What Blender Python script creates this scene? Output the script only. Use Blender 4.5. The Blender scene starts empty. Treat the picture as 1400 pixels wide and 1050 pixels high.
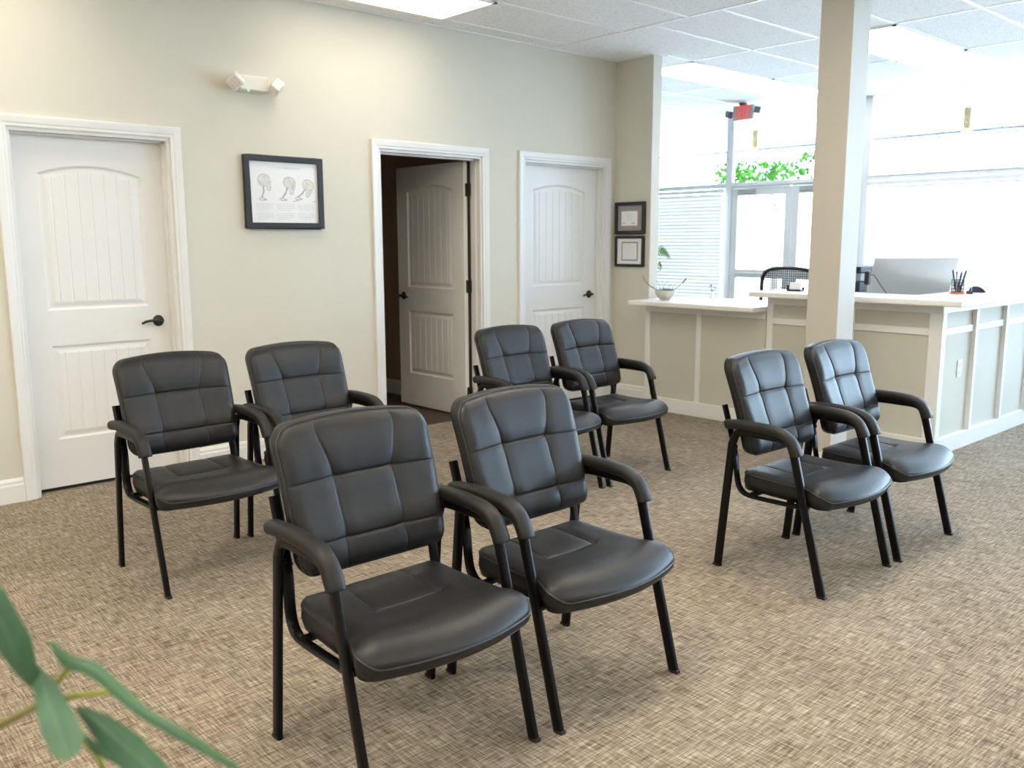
import bpy, math, random
from mathutils import Vector, Matrix
random.seed(7)
S = bpy.context.scene
C = S.collection

# ------------------------------------------------------------------ camera, world, exposure
cam_d = bpy.data.cameras.new('camera')
cam = bpy.data.objects.new('camera', cam_d); C.objects.link(cam)
cam_d.sensor_width = 36.0
cam_d.lens = 1216.26 / 1400 * 36.0
cam_d.clip_start = 0.02; cam_d.clip_end = 300
_p, _r, _y = 0.159408, -0.0033738, 0.833739
F = Vector((math.cos(_y)*math.cos(_p), math.sin(_y)*math.cos(_p), -math.sin(_p)))
R0 = Vector((math.sin(_y), -math.cos(_y), 0)); U0 = R0.cross(F)
Rv = R0*math.cos(_r) + U0*math.sin(_r); Uv = -R0*math.sin(_r) + U0*math.cos(_r)
cam.matrix_world = Matrix(((Rv.x, Uv.x, -F.x, 0), (Rv.y, Uv.y, -F.y, 0), (Rv.z, Uv.z, -F.z, 1.415), (0, 0, 0, 1)))
cam_d.dof.use_dof = True
cam_d.dof.focus_distance = 3.4
cam_d.dof.aperture_fstop = 4.0
S.camera = cam

W = bpy.data.worlds.new('sky'); S.world = W; W.use_nodes = True
bg = W.node_tree.nodes['Background']
bg.inputs['Color'].default_value = (0.60, 0.80, 1.0, 1)
bg.inputs['Strength'].default_value = 11.0
S.view_settings.view_transform = 'Standard'; S.view_settings.look = 'None'
S.view_settings.gamma = 1; S.view_settings.use_curve_mapping = False
S.view_settings.exposure = 0.72
S.cycles.use_denoising = True
S.cycles.max_bounces = 10; S.cycles.diffuse_bounces = 6; S.cycles.glossy_bounces = 4
S.cycles.transmission_bounces = 6; S.cycles.transparent_max_bounces = 16
S.cycles.sample_clamp_indirect = 6
LIGHT_WALL = ((1.0, 0.90, 0.72), 2.2)   # lens of the two wall-row fixtures
WALL_ROW_WATTS = 3.0
LIGHT_FILL_WARM = ((1.0, 0.90, 0.73), 14.0)  # unseen warm fill lights, added for overall brightness
LIGHT_FILL_BLUE = ((0.60, 0.79, 1.0), 8.5)  # unseen bluish fill lights, added to cool the right side
LIGHT_COOL = ((0.96, 0.97, 1.0), 5.5)

# ------------------------------------------------------------------ materials
MATS = {}
def mat(name, col, rough=0.5, metal=0.0, spec=0.5, bump=None, vary=None, emit=None, trans=None, coat=0.0):
    """bump=(scale,strength)  vary=(scale,amount) noise colour variation"""
    m = bpy.data.materials.new(name); m.use_nodes = True
    nt = m.node_tree; b = nt.nodes['Principled BSDF']
    b.inputs['Base Color'].default_value = (*col, 1)
    b.inputs['Roughness'].default_value = rough
    b.inputs['Metallic'].default_value = metal
    b.inputs['Specular IOR Level'].default_value = spec
    b.inputs['Coat Weight'].default_value = coat
    tc = nt.nodes.new('ShaderNodeTexCoord')
    if vary:
        n = nt.nodes.new('ShaderNodeTexNoise'); n.inputs['Scale'].default_value = vary[0]; n.inputs['Detail'].default_value = 4
        nt.links.new(tc.outputs['Object'], n.inputs['Vector'])
        rmp = nt.nodes.new('ShaderNodeValToRGB')
        a = vary[1]
        rmp.color_ramp.elements[0].color = (*[c*(1-a) for c in col], 1)
        rmp.color_ramp.elements[1].color = (*[min(1, c*(1+a)) for c in col], 1)
        rmp.color_ramp.elements[0].position = 0.3; rmp.color_ramp.elements[1].position = 0.7
        nt.links.new(n.outputs['Fac'], rmp.inputs['Fac']); nt.links.new(rmp.outputs['Color'], b.inputs['Base Color'])
    if bump:
        n2 = nt.nodes.new('ShaderNodeTexNoise'); n2.inputs['Scale'].default_value = bump[0]; n2.inputs['Detail'].default_value = 3
        nt.links.new(tc.outputs['Object'], n2.inputs['Vector'])
        bp = nt.nodes.new('ShaderNodeBump'); bp.inputs['Strength'].default_value = bump[1]; bp.inputs['Distance'].default_value = 0.002
        nt.links.new(n2.outputs['Fac'], bp.inputs['Height']); nt.links.new(bp.outputs['Normal'], b.inputs['Normal'])
    if emit:
        b.inputs['Emission Color'].default_value = (*emit[0], 1); b.inputs['Emission Strength'].default_value = emit[1]
    MATS[name] = m
    return m

wall_m = mat('greige wall paint', (0.645, 0.618, 0.535), 0.7, spec=0.3, bump=(220, 0.08), vary=(1.5, 0.015))
white_m = mat('white trim paint', (0.75, 0.745, 0.73), 0.38, spec=0.4, bump=(60, 0.04), vary=(3, 0.01))
dooropen_m = mat('lightened open door paint', (0.84, 0.83, 0.80), 0.42, spec=0.4, vary=(3, 0.01))  # open leaf's white raised to stand in for light missing on it
ceil_m = mat('ceiling tile', (0.88, 0.88, 0.89), 0.9, spec=0.1)
tbar_m = mat('white grid bar', (0.86, 0.86, 0.87), 0.35, vary=(5, 0.01))
brown_m = mat('brown room paint', (0.42, 0.31, 0.22), 0.7, vary=(2, 0.03))
darkwood_m = mat('dark wood floor', (0.06, 0.03, 0.018), 0.4, vary=(14, 0.3))
leather_m = mat('black leather', (0.013, 0.013, 0.0145), 0.42, spec=0.34, bump=(420, 0.22), vary=(30, 0.15))
pipe_m = mat('black piping', (0.010, 0.010, 0.011), 0.45, vary=(40, 0.1))
frame_m = mat('black powder coated steel', (0.004, 0.004, 0.005), 0.30, spec=0.20, vary=(40, 0.1))
arm_m = mat('black moulded armrest', (0.013, 0.0125, 0.0125), 0.48, spec=0.30, bump=(500, 0.25), vary=(30, 0.1))
bronze_m = mat('oil rubbed bronze', (0.022, 0.018, 0.015), 0.35, metal=0.4, vary=(60, 0.2))
counterpanel_m = mat('greige counter panel', (0.55, 0.53, 0.46), 0.6, spec=0.3, vary=(2, 0.015))
slab_m = mat('cream quartz top', (0.82, 0.80, 0.77), 0.25, vary=(50, 0.02))
black_m = mat('black plastic', (0.012, 0.012, 0.014), 0.35, vary=(50, 0.1))
blackframe_m = mat('black picture frame', (0.016, 0.015, 0.017), 0.35, vary=(60, 0.15))
grey_m = mat('grey plastic', (0.30, 0.31, 0.32), 0.4, vary=(50, 0.05))
alu_m = mat('anodised aluminium', (0.60, 0.61, 0.625), 0.42, metal=0.25, vary=(6, 0.03))
silver_m = mat('silver monitor shell', (0.62, 0.62, 0.62), 0.38, metal=0.45, vary=(4, 0.02))
paper_m = mat('white paper', (0.85, 0.85, 0.86), 0.5, vary=(8, 0.01))
print_m = mat('glossy poster paper', (0.80, 0.80, 0.82), 0.3, vary=(9, 0.01))
ink_m = mat('pale pencil grey ink', (0.40, 0.39, 0.385), 0.5, vary=(60, 0.25))
ink2_m = mat('light grey print', (0.68, 0.68, 0.68), 0.5, vary=(60, 0.1))
bone_m = mat('drawn bone shading', (0.66, 0.655, 0.65), 0.5, vary=(45, 0.15))
matgrey_m = mat('taupe mat board', (0.33, 0.29, 0.29), 0.7, vary=(80, 0.04))
matgreen_m = mat('grey green fillet', (0.22, 0.24, 0.22), 0.6, vary=(80, 0.05))
plastic_m = mat('ivory white plastic', (0.80, 0.78, 0.72), 0.35, vary=(20, 0.01))
red_m = mat('red exit letters', (0.75, 0.02, 0.012), 0.4, emit=((1.0, 0.04, 0.01), 0.35), vary=(20, 0.05))
led_m = mat('green indicator', (0.05, 0.7, 0.3), 0.3, emit=((0.1, 1.0, 0.4), 1.5), vary=(20, 0.05))
bowl_m = mat('beige ceramic bowl', (0.55, 0.51, 0.45), 0.55, vary=(25, 0.06))
soil_m = mat('dark potting soil', (0.05, 0.038, 0.028), 0.9, vary=(120, 0.4), bump=(90, 0.8))
succ_m = mat('succulent green', (0.11, 0.19, 0.07), 0.45, vary=(40, 0.35))
stem_m = mat('brown twig', (0.16, 0.12, 0.08), 0.6, vary=(40, 0.2))
yellowtip_m = mat('yellow green shoot', (0.42, 0.42, 0.14), 0.5, vary=(40, 0.2))
leaf_m = mat('foreground leaf', (0.045, 0.125, 0.065), 0.50, vary=(18, 0.25))
leafstem_m = mat('yellow green stem', (0.24, 0.26, 0.025), 0.45, vary=(30, 0.2))
cane_m = mat('olive brown cane', (0.15, 0.14, 0.04), 0.5, vary=(30, 0.2))
midrib_m = mat('leaf midrib', (0.07, 0.17, 0.08), 0.45, vary=(30, 0.2))
tree_m = mat('bright tree leaf', (0.030, 0.105, 0.006), 0.7, spec=0.1, vary=(6, 0.45))
fern_m = mat('palm frond', (0.10, 0.22, 0.04), 0.45, vary=(8, 0.3))
pot_m = mat('dark glazed pot', (0.08, 0.075, 0.07), 0.3, vary=(20, 0.15))
copper_m = mat('copper base', (0.60, 0.22, 0.10), 0.35, metal=0.5, vary=(30, 0.1))
mesh_m = mat('grey office mesh', (0.045, 0.055, 0.075), 0.7, vary=(80, 0.2))
bluepen_m = mat('dark navy pen', (0.02, 0.02, 0.08), 0.3, vary=(40, 0.1))
sprig_m = mat('blue grey sprig', (0.05, 0.11, 0.16), 0.5, vary=(40, 0.3))
canopy_m = mat('white canopy paint', (0.80, 0.80, 0.80), 0.6, vary=(4, 0.03))
rustpipe_m = mat('brass pipe', (0.13, 0.085, 0.022), 0.4, metal=0.2, vary=(12, 0.4))
rail_m = mat('grey rail and gap shade', (0.11, 0.11, 0.112), 0.6, vary=(6, 0.3))  # rail grey, darkened so the canopy's shadow lines show against the sky
concrete_m = mat('pale concrete', (0.70, 0.69, 0.67), 0.9, vary=(3, 0.06))
gap_m = mat('gap shade and dark slots', (0.012, 0.011, 0.010), 0.6, vary=(20, 0.1))  # near-black standing in for shade in the hinge gap; also outlet slots

def nodes(m): return m.node_tree.nodes, m.node_tree.links, m.node_tree.nodes['Principled BSDF']

# ceiling tile flecks
def ceil_nodes():
    N, L, b = nodes(ceil_m)
    tc = N.new('ShaderNodeTexCoord')
    n1 = N.new('ShaderNodeTexNoise'); n1.inputs['Scale'].default_value = 70; n1.inputs['Detail'].default_value = 5; n1.inputs['Roughness'].default_value = 0.7
    L.new(tc.outputs['Object'], n1.inputs['Vector'])
    r = N.new('ShaderNodeValToRGB'); e = r.color_ramp.elements
    e[0].position = 0.33; e[0].color = (0.62, 0.62, 0.64, 1); e[1].position = 0.48; e[1].color = (0.88, 0.88, 0.89, 1)
    L.new(n1.outputs['Fac'], r.inputs['Fac']); L.new(r.outputs['Color'], b.inputs['Base Color'])
    bp = N.new('ShaderNodeBump'); bp.inputs['Strength'].default_value = 0.25; bp.inputs['Distance'].default_value = 0.003
    L.new(n1.outputs['Fac'], bp.inputs['Height']); L.new(bp.outputs['Normal'], b.inputs['Normal'])
ceil_nodes()

# woven crosshatch carpet
carpet_m = mat('woven crosshatch carpet', (0.33, 0.26, 0.18), 0.95, spec=0.15)
def carpet_nodes():
    N, L, b = nodes(carpet_m)
    tc = N.new('ShaderNodeTexCoord')
    def streak(sx, sy, seed):
        mp = N.new('ShaderNodeMapping'); mp.inputs['Scale'].default_value = (sx, sy, 1); mp.inputs['Location'].default_value = (seed, seed*1.7, 0)
        L.new(tc.outputs['Object'], mp.inputs['Vector'])
        n = N.new('ShaderNodeTexNoise'); n.noise_dimensions = '2D'; n.inputs['Scale'].default_value = 1; n.inputs['Detail'].default_value = 2.5; n.inputs['Roughness'].default_value = 0.6
        L.new(mp.outputs['Vector'], n.inputs['Vector']); return n.outputs['Fac']
    def math_(op, a, bb, c=None):
        m = N.new('ShaderNodeMath'); m.operation = op
        for i, v in enumerate((a, bb)):
            if isinstance(v, (int, float)): m.inputs[i].default_value = v
            else: L.new(v, m.inputs[i])
        return m.outputs[0]
    a = streak(190, 13, 0.0); c = streak(13, 190, 3.1)
    big = N.new('ShaderNodeTexNoise'); big.noise_dimensions = '2D'; big.inputs['Scale'].default_value = 3.2; big.inputs['Detail'].default_value = 3
    L.new(tc.outputs['Object'], big.inputs['Vector'])
    mid = streak(70, 5, 9.0); mid2 = streak(5, 70, 5.0)
    mx = math_('MAXIMUM', a, c)
    mn = math_('MINIMUM', a, c)
    s = math_('ADD', math_('MULTIPLY', mx, 0.62), math_('MULTIPLY', mn, 0.62))
    s = math_('ADD', s, math_('MULTIPLY', math_('SUBTRACT', big.outputs['Fac'], 0.5), 0.12))
    s = math_('ADD', s, math_('MULTIPLY', math_('SUBTRACT', mid, 0.5), 0.16))
    s = math_('ADD', s, math_('MULTIPLY', math_('SUBTRACT', mid2, 0.5), 0.16))
    r = N.new('ShaderNodeValToRGB'); e = r.color_ramp.elements
    e[0].position = 0.44; e[0].color = (0.112, 0.083, 0.057, 1)
    e[1].position = 0.84; e[1].color = (0.47, 0.402, 0.315, 1)
    x = e.new(0.57); x.color = (0.216, 0.174, 0.130, 1)
    x = e.new(0.68); x.color = (0.295, 0.243, 0.185, 1)
    L.new(s, r.inputs['Fac']); L.new(r.outputs['Color'], b.inputs['Base Color'])
    bp = N.new('ShaderNodeBump'); bp.inputs['Strength'].default_value = 0.35; bp.inputs['Distance'].default_value = 0.004
    L.new(s, bp.inputs['Height']); L.new(bp.outputs['Normal'], b.inputs['Normal'])
carpet_nodes()

def glass_mat(name, tint=(0.97, 0.99, 1.0)):
    m = bpy.data.materials.new(name); m.use_nodes = True
    N, L = m.node_tree.nodes, m.node_tree.links
    N.remove(N['Principled BSDF'])
    t = N.new('ShaderNodeBsdfTransparent'); t.inputs['Color'].default_value = (*tint, 1)
    g = N.new('ShaderNodeBsdfGlossy'); g.inputs['Roughness'].default_value = 0.02
    fr = N.new('ShaderNodeFresnel'); fr.inputs['IOR'].default_value = 1.3
    mx = N.new('ShaderNodeMixShader')
    L.new(fr.outputs[0], mx.inputs[0]); L.new(t.outputs[0], mx.inputs[1]); L.new(g.outputs[0], mx.inputs[2])
    L.new(mx.outputs[0], N['Material Output'].inputs['Surface'])
    return m
glass_m = glass_mat('clear window glass')

def translucent_mat(name, col, amt):
    m = bpy.data.materials.new(name); m.use_nodes = True
    N, L = m.node_tree.nodes, m.node_tree.links
    N.remove(N['Principled BSDF'])
    tc = N.new('ShaderNodeTexCoord'); n = N.new('ShaderNodeTexNoise'); n.inputs['Scale'].default_value = 9
    L.new(tc.outputs['Object'], n.inputs['Vector'])
    r = N.new('ShaderNodeValToRGB'); r.color_ramp.elements[0].color = (*[c*0.97 for c in col], 1); r.color_ramp.elements[1].color = (*col, 1)
    L.new(n.outputs['Fac'], r.inputs['Fac'])
    d = N.new('ShaderNodeBsdfDiffuse'); t = N.new('ShaderNodeBsdfTranslucent')
    L.new(r.outputs[0], d.inputs['Color']); L.new(r.outputs[0], t.inputs['Color'])
    mx = N.new('ShaderNodeMixShader'); mx.inputs[0].default_value = amt
    L.new(d.outputs[0], mx.inputs[1]); L.new(t.outputs[0], mx.inputs[2])
    L.new(mx.outputs[0], N['Material Output'].inputs['Surface'])
    return m
blind_m = translucent_mat('white blind slat', (0.80, 0.80, 0.80), 0.014)

def emit_mat(name, col, strength):
    m = bpy.data.materials.new(name); m.use_nodes = True
    N, L = m.node_tree.nodes, m.node_tree.links
    N.remove(N['Principled BSDF'])
    e = N.new('ShaderNodeEmission'); e.inputs['Color'].default_value = (*col, 1); e.inputs['Strength'].default_value = strength
    L.new(e.outputs[0], N['Material Output'].inputs['Surface'])
    return m
diff_fill_warm = emit_mat('added warm fill diffuser', *LIGHT_FILL_WARM)
diff_wall = emit_mat('warm wall row diffuser', *LIGHT_WALL)
diff_fill_blue = emit_mat('added bluish fill diffuser', *LIGHT_FILL_BLUE)
diff_cool = emit_mat('neutral lamp diffuser', *LIGHT_COOL)

# ------------------------------------------------------------------ mesh builder
class MB:
    def __init__(s): s.v = []; s.f = []
    def add(s, vs, fs):
        o = len(s.v); s.v += [tuple(p) for p in vs]; s.f += [tuple(i+o for i in q) for q in fs]
    def box(s, x0, y0, z0, x1, y1, z1):
        x0, x1 = min(x0, x1), max(x0, x1); y0, y1 = min(y0, y1), max(y0, y1); z0, z1 = min(z0, z1), max(z0, z1)
        s.add([(x0,y0,z0),(x1,y0,z0),(x1,y1,z0),(x0,y1,z0),(x0,y0,z1),(x1,y0,z1),(x1,y1,z1),(x0,y1,z1)],
              [(0,3,2,1),(4,5,6,7),(0,1,5,4),(1,2,6,5),(2,3,7,6),(3,0,4,7)])
        return s
    def obox(s, c, half, rot):
        c = Vector(c); vs = []
        for dz in (-1, 1):
            for dx, dy in ((-1,-1),(1,-1),(1,1),(-1,1)):
                vs.append(c + rot @ Vector((dx*half[0], dy*half[1], dz*half[2])))
        s.add(vs, [(0,3,2,1),(4,5,6,7),(0,1,5,4),(1,2,6,5),(2,3,7,6),(3,0,4,7)])
        return s
    def prism(s, poly, axis, a, b):
        """poly: 2D points CCW; axis 'x'|'y'|'z' extruded a..b"""
        def P(u, v, w): return {'x': (w,u,v), 'y': (u,w,v), 'z': (u,v,w)}[axis]
        n = len(poly)
        vs = [P(u, v, a) for u, v in poly] + [P(u, v, b) for u, v in poly]
        fs = [tuple(range(n)), tuple(range(2*n-1, n-1, -1))] + [(i, i+n, (i+1) % n + n, (i+1) % n) for i in range(n)]
        s.add(vs, fs); return s
    def tube(s, path, r, n=10, closed=False, ref=(0,0,1), cap=True, power=2.0):
        """r: number, (rx,ry) or list of these. rx is along side vector, ry along the other"""
        path = [Vector(p) for p in path]; m = len(path); rings = []
        ref = Vector(ref)
        for i, p in enumerate(path):
            a = path[(i-1) % m] if (closed or i > 0) else p
            b = path[(i+1) % m] if (closed or i < m-1) else p
            t = (b-a).normalized()
            side = t.cross(ref)
            if side.length < 1e-4: side = t.cross(Vector((1, 0.1, 0)))
            side.normalize(); up = side.cross(t).normalized()
            rr = r[i] if isinstance(r, list) else r
            rx, ry = rr if isinstance(rr, tuple) else (rr, rr)
            ring = []
            for k in range(n):
                an = 2*math.pi*k/n + math.pi/n
                cx, sy = math.cos(an), math.sin(an)
                e = 2.0/power
                cx = math.copysign(abs(cx)**e, cx); sy = math.copysign(abs(sy)**e, sy)
                ring.append(p + side*(rx*cx) + up*(ry*sy))
            rings.append(ring)
        vs = [q for ring in rings for q in ring]; fs = []
        for i in range(m if closed else m-1):
            j = (i+1) % m
            for k in range(n):
                fs.append((i*n+k, i*n+(k+1) % n, j*n+(k+1) % n, j*n+k))
        if cap and not closed:
            fs.append(tuple(range(n-1, -1, -1))); fs.append(tuple((m-1)*n+k for k in range(n)))
        s.add(vs, fs); return s
    def lathe(s, prof, center=(0,0,0), n=24, axis='z'):
        vs = []; fs = []; c = Vector(center)
        for (r, h) in prof:
            for k in range(n):
                a = 2*math.pi*k/n
                q = (r*math.cos(a), r*math.sin(a), h)
                if axis == 'y': q = (q[0], q[2], q[1])
                if axis == 'x': q = (q[2], q[0], q[1])
                vs.append(c + Vector(q))
        m = len(prof)
        for i in range(m-1):
            for k in range(n):
                fs.append((i*n+k, i*n+(k+1) % n, (i+1)*n+(k+1) % n, (i+1)*n+k))
        if prof[0][0] > 1e-6: fs.append(tuple(range(n-1, -1, -1)))
        if prof[-1][0] > 1e-6: fs.append(tuple((m-1)*n+k for k in range(n)))
        s.add(vs, fs); return s
    def grid(s, rows):
        nu = len(rows[0]); vs = [p for r in rows for p in r]; fs = []
        for j in range(len(rows)-1):
            for i in range(nu-1):
                fs.append((j*nu+i, j*nu+i+1, (j+1)*nu+i+1, (j+1)*nu+i))
        s.add(vs, fs); return s
    def build(s, name, m, parent=None, bevel=0.0, smooth=False, kind=None, label=None, seg=2, recalc=True):
        me = bpy.data.meshes.new(name)
        me.from_pydata(s.v, [], s.f)
        if recalc:
            import bmesh
            bm = bmesh.new(); bm.from_mesh(me); bmesh.ops.remove_doubles(bm, verts=bm.verts, dist=1e-6)
            bmesh.ops.recalc_face_normals(bm, faces=bm.faces); bm.to_mesh(me); bm.free()
        me.update()
        if smooth:
            for p in me.polygons: p.use_smooth = True
            if smooth != 'all': me.set_sharp_from_angle(angle=math.radians(40))
        me.materials.append(m)
        o = bpy.data.objects.new(name, me); C.objects.link(o)
        if parent is not None: o.parent = parent
        if bevel:
            b = o.modifiers.new('bevel', 'BEVEL'); b.width = bevel; b.segments = seg; b.limit_method = 'ANGLE'; b.angle_limit = math.radians(50)
        if kind: o['kind'] = kind
        if label: o['label'] = label
        return o

def thing(name, label, cat, loc=(0,0,0), rotz=0.0, group=None):
    o = bpy.data.objects.new(name, None); C.objects.link(o)
    o.empty_display_size = 0.1; o.location = loc; o.rotation_euler = (0, 0, rotz)
    o['label'] = label; o['category'] = cat
    if group: o['group'] = group
    return o
def tag(o, label, cat, group=None):
    o['label'] = label; o['category'] = cat
    if group: o['group'] = group
    return o
def struct(name, loc=(0,0,0), label=None, cat=None):
    o = bpy.data.objects.new(name, None); C.objects.link(o); o.location = loc; o['kind'] = 'structure'
    o.empty_display_size = 0.1
    if label: o['label'] = label
    if cat: o['category'] = cat
    return o
def stag(o, label, cat): o['kind'] = 'structure'; o['label'] = label; o['category'] = cat; return o

# ------------------------------------------------------------------ room constants
Y0 = 5.36          # left wall face
WT = 0.12          # wall thickness
CZ = 2.95          # ceiling
XB, XW = -2.5, 9.6 # rear wall, window wall
YR, YL = -5.0, 8.3

# floor and ceiling
stag(MB().box(XB-.15, YR-.15, -0.12, XW+.05, YL+.15, 0).build('floor', carpet_m), 'brown and beige crosshatch woven carpet over the whole waiting room', 'floor')
stag(MB().box(XB-.15, YR-.15, CZ, XW+.05, YL+.15, CZ+0.15).build('ceiling', ceil_m), 'white flecked lay-in tile ceiling', 'ceiling')

# door openings in the left wall : (x0, x1, top)
DO = [(1.275, 2.142, 2.02), (3.61, 4.556, 2.055), (5.005, 5.975, 2.06)]
b = MB(); x = XB
for (a, c, t) in DO:
    b.box(x, Y0, 0, a, Y0+WT, CZ); b.box(a, Y0, t, c, Y0+WT, CZ); x = c
b.box(x, Y0, 0, 6.1, Y0+WT, CZ)
stag(b.build('wall_left', wall_m), 'long greige wall with three white doors', 'wall')
# end wall (return) with its free edge, running on behind to the front
stag(MB().box(6.1, 4.945, 0, 6.215, YL, CZ).build('wall_end', wall_m, bevel=0.004), 'short greige return wall holding two framed certificates', 'wall')
stag(MB().box(XB-.15, YR-.15, 0, XB, YL+.15, CZ).build('wall_rear', wall_m), 'greige wall behind the viewer', 'wall')
stag(MB().box(XB, YR-.15, 0, XW+.05, YR, CZ).build('wall_right', wall_m), 'greige wall on the far right side', 'wall')
stag(MB().box(XB, YL, 0, XW+.05, YL+.15, CZ).build('wall_far_left', wall_m), 'greige side wall of the entrance lobby', 'wall')
# room behind the open door
b = MB(); b.box(4.73, Y0+WT, 0, 4.83, YL, CZ); b.box(2.7, Y0+WT, 0, 2.8, YL, CZ)
b.box(2.8, YL-.1, 0, 4.73, YL, CZ)
stag(b.build('wall_inner', brown_m), 'dark brown walls of the unlit room behind the open door', 'wall')
stag(MB().box(2.8, Y0+WT, 0, 4.73, YL-.1, 0.004).build('floor_inner', darkwood_m), 'dark wood floor of the unlit room', 'floor')

# baseboards
def base_profile(y, s=1):
    # (depth, height) cross-section
    return [(0, 0), (0.016, 0), (0.016, 0.095), (0.012, 0.105), (0.012, 0.118), (0.006, 0.132), (0, 0.135)]
def baseboard(b, a, c, axis, at, sign):
    """run along axis 'x' (y=at) or 'y' (x=at), protruding by sign"""
    pr = base_profile(0)
    if axis == 'x':
        b.prism([(at+sign*d, h) for d, h in pr], 'x', a, c)
    else:
        n = len(pr)
        vs = [(at+sign*d, a, h) for d, h in pr] + [(at+sign*d, c, h) for d, h in pr]
        b.add(vs, [tuple(range(n)), tuple(range(2*n-1, n-1, -1))] + [(i, i+n, (i+1) % n+n, (i+1) % n) for i in range(n)])
b = MB()
for a, c in ((XB, 1.21), (2.207, 3.545), (4.621, 4.94), (6.04, 6.1)): baseboard(b, a, c, 'x', Y0, -1)
stag(b.build('baseboard_left', white_m), 'white moulded baseboard along the left wall', 'baseboard')
b = MB(); baseboard(b, 4.945, Y0-.016, 'y', 6.1, -1)
stag(b.build('baseboard_end', white_m), 'white baseboard under the framed certificates', 'baseboard')
b = MB(); baseboard(b, Y0+WT+.05, YL-.1, 'y', 4.73, -1)
stag(b.build('baseboard_inner', white_m), 'white baseboard seen in the dark room', 'baseboard')

# ceiling grid bars
b = MB(); g = 0.012
for k in range(-5, 5):
    x = 5.29 + 1.285*k
    if XB < x < XW: b.box(x-g, YR, CZ-.004, x+g, Y0 if x < 6.1 else YL, CZ)
for k in range(-14, 5):
    y = 4.31 + 0.593*k
    if y > YR and y < 5.1 or (y >= 5.1 and y < YL): b.box(5.30 if y < 4.9 else 6.22, y-g, CZ-.004, XW, y+g, CZ)
for k in range(-17, 1):
    y = 5.165 + 0.585*k
    if y > YR: b.box(XB, y-g, CZ-.004, 5.28, y+g, CZ)
b.box(XB, Y0-.022, CZ-.006, 6.1, Y0, CZ); b.box(6.078, 4.945, CZ-.006, 6.1, Y0, CZ)
stag(b.build('trim_1', tbar_m), 'white suspended ceiling grid bars', 'ceiling grid')

# ------------------------------------------------------------------ ceiling lights
def ceiling_light(x0, x1, y0, y1, dm, label):
    t = thing('ceiling_light', label, 'ceiling light', ((x0+x1)/2, (y0+y1)/2, CZ), 0, 'recessed ceiling lights')
    hx, hy = (x1-x0)/2, (y1-y0)/2
    b = MB()
    for (a, c, d, e) in ((-hx, -hx+.022, -hy, hy), (hx-.022, hx, -hy, hy), (-hx, hx, -hy, -hy+.022), (-hx, hx, hy-.022, hy)):
        b.box(a, d, -0.012, c, e, -0.001)
    b.build('lamp_frame', tbar_m, t)
    MB().box(-hx+.02, -hy+.02, -0.009, hx-.02, hy-.02, -0.003).build('diffuser', dm, t)
    if dm is diff_wall:      # prismatic lens: throws most of its light downwards
        ld = bpy.data.lights.new('lamp_tubes', 'AREA'); ld.shape = 'RECTANGLE'; ld.size = 2*hx-.06; ld.size_y = 2*hy-.06
        ld.energy = WALL_ROW_WATTS; ld.color = LIGHT_WALL[0]; ld.spread = math.radians(125)
        lo = bpy.data.objects.new('lamp_tubes', ld); C.objects.link(lo); lo.parent = t; lo.location = (0, 0, -.0105)
ceiling_light(2.80, 4.04, 4.58, 5.165, diff_wall, 'bright rectangular ceiling light next to the left wall above the head poster')
ceiling_light(0.40, 1.64, 4.58, 5.165, diff_wall, 'ceiling light out of view above the left closed door')
for x0 in (0.40, 2.80):  # unseen fixtures added to lift the overall brightness
    ceiling_light(x0, x0+1.24, 1.66, 2.24, diff_fill_warm, 'added ceiling fill light out of view overhead, %s the chairs' % ('left of' if x0 < 1 else 'above'))
    ceiling_light(x0, x0+1.24, -1.3, -.72, diff_fill_warm, 'added ceiling fill light out of view behind the viewer, %s' % ('near one' if x0 < 1 else 'far one'))
for y0, w_ in ((3.4, 'nearest the left wall'), (1.0, 'in the middle'), (-1.3, 'nearest the right wall')):  # unseen row added to brighten surfaces that face the rear wall
    ceiling_light(-2.0, -.76, y0, y0+.585, diff_fill_warm, 'added ceiling fill light out of view by the rear wall, ' + w_)
for x0, w_ in ((5.2, 'before the desk'), (7.6, 'near the right-hand windows')):  # unseen bluish lamps added to cool the counter side and right floor
    ceiling_light(x0, x0+1.24, 1.0, 1.585, diff_fill_blue, 'added bluish fill light out of view to the right, ' + w_)
    ceiling_light(x0, x0+1.24, -1.3, -.72, diff_fill_blue, 'added bluish fill light far out of view to the right, ' + w_)
ceiling_light(6.58, 7.86, 4.905, 5.49, diff_cool, 'bright ceiling light just right of the return wall edge')
ceiling_light(7.87, 9.14, 4.905, 5.49, diff_cool, 'ceiling light beside the exit sign, end to end with another')
ceiling_light(6.58, 7.86, 3.13, 3.715, diff_cool, 'bright long ceiling light right of the column, over the reception desk')
ceiling_light(7.87, 9.14, 3.13, 3.715, diff_cool, 'ceiling light right of the column, nearest to the windows')

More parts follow.
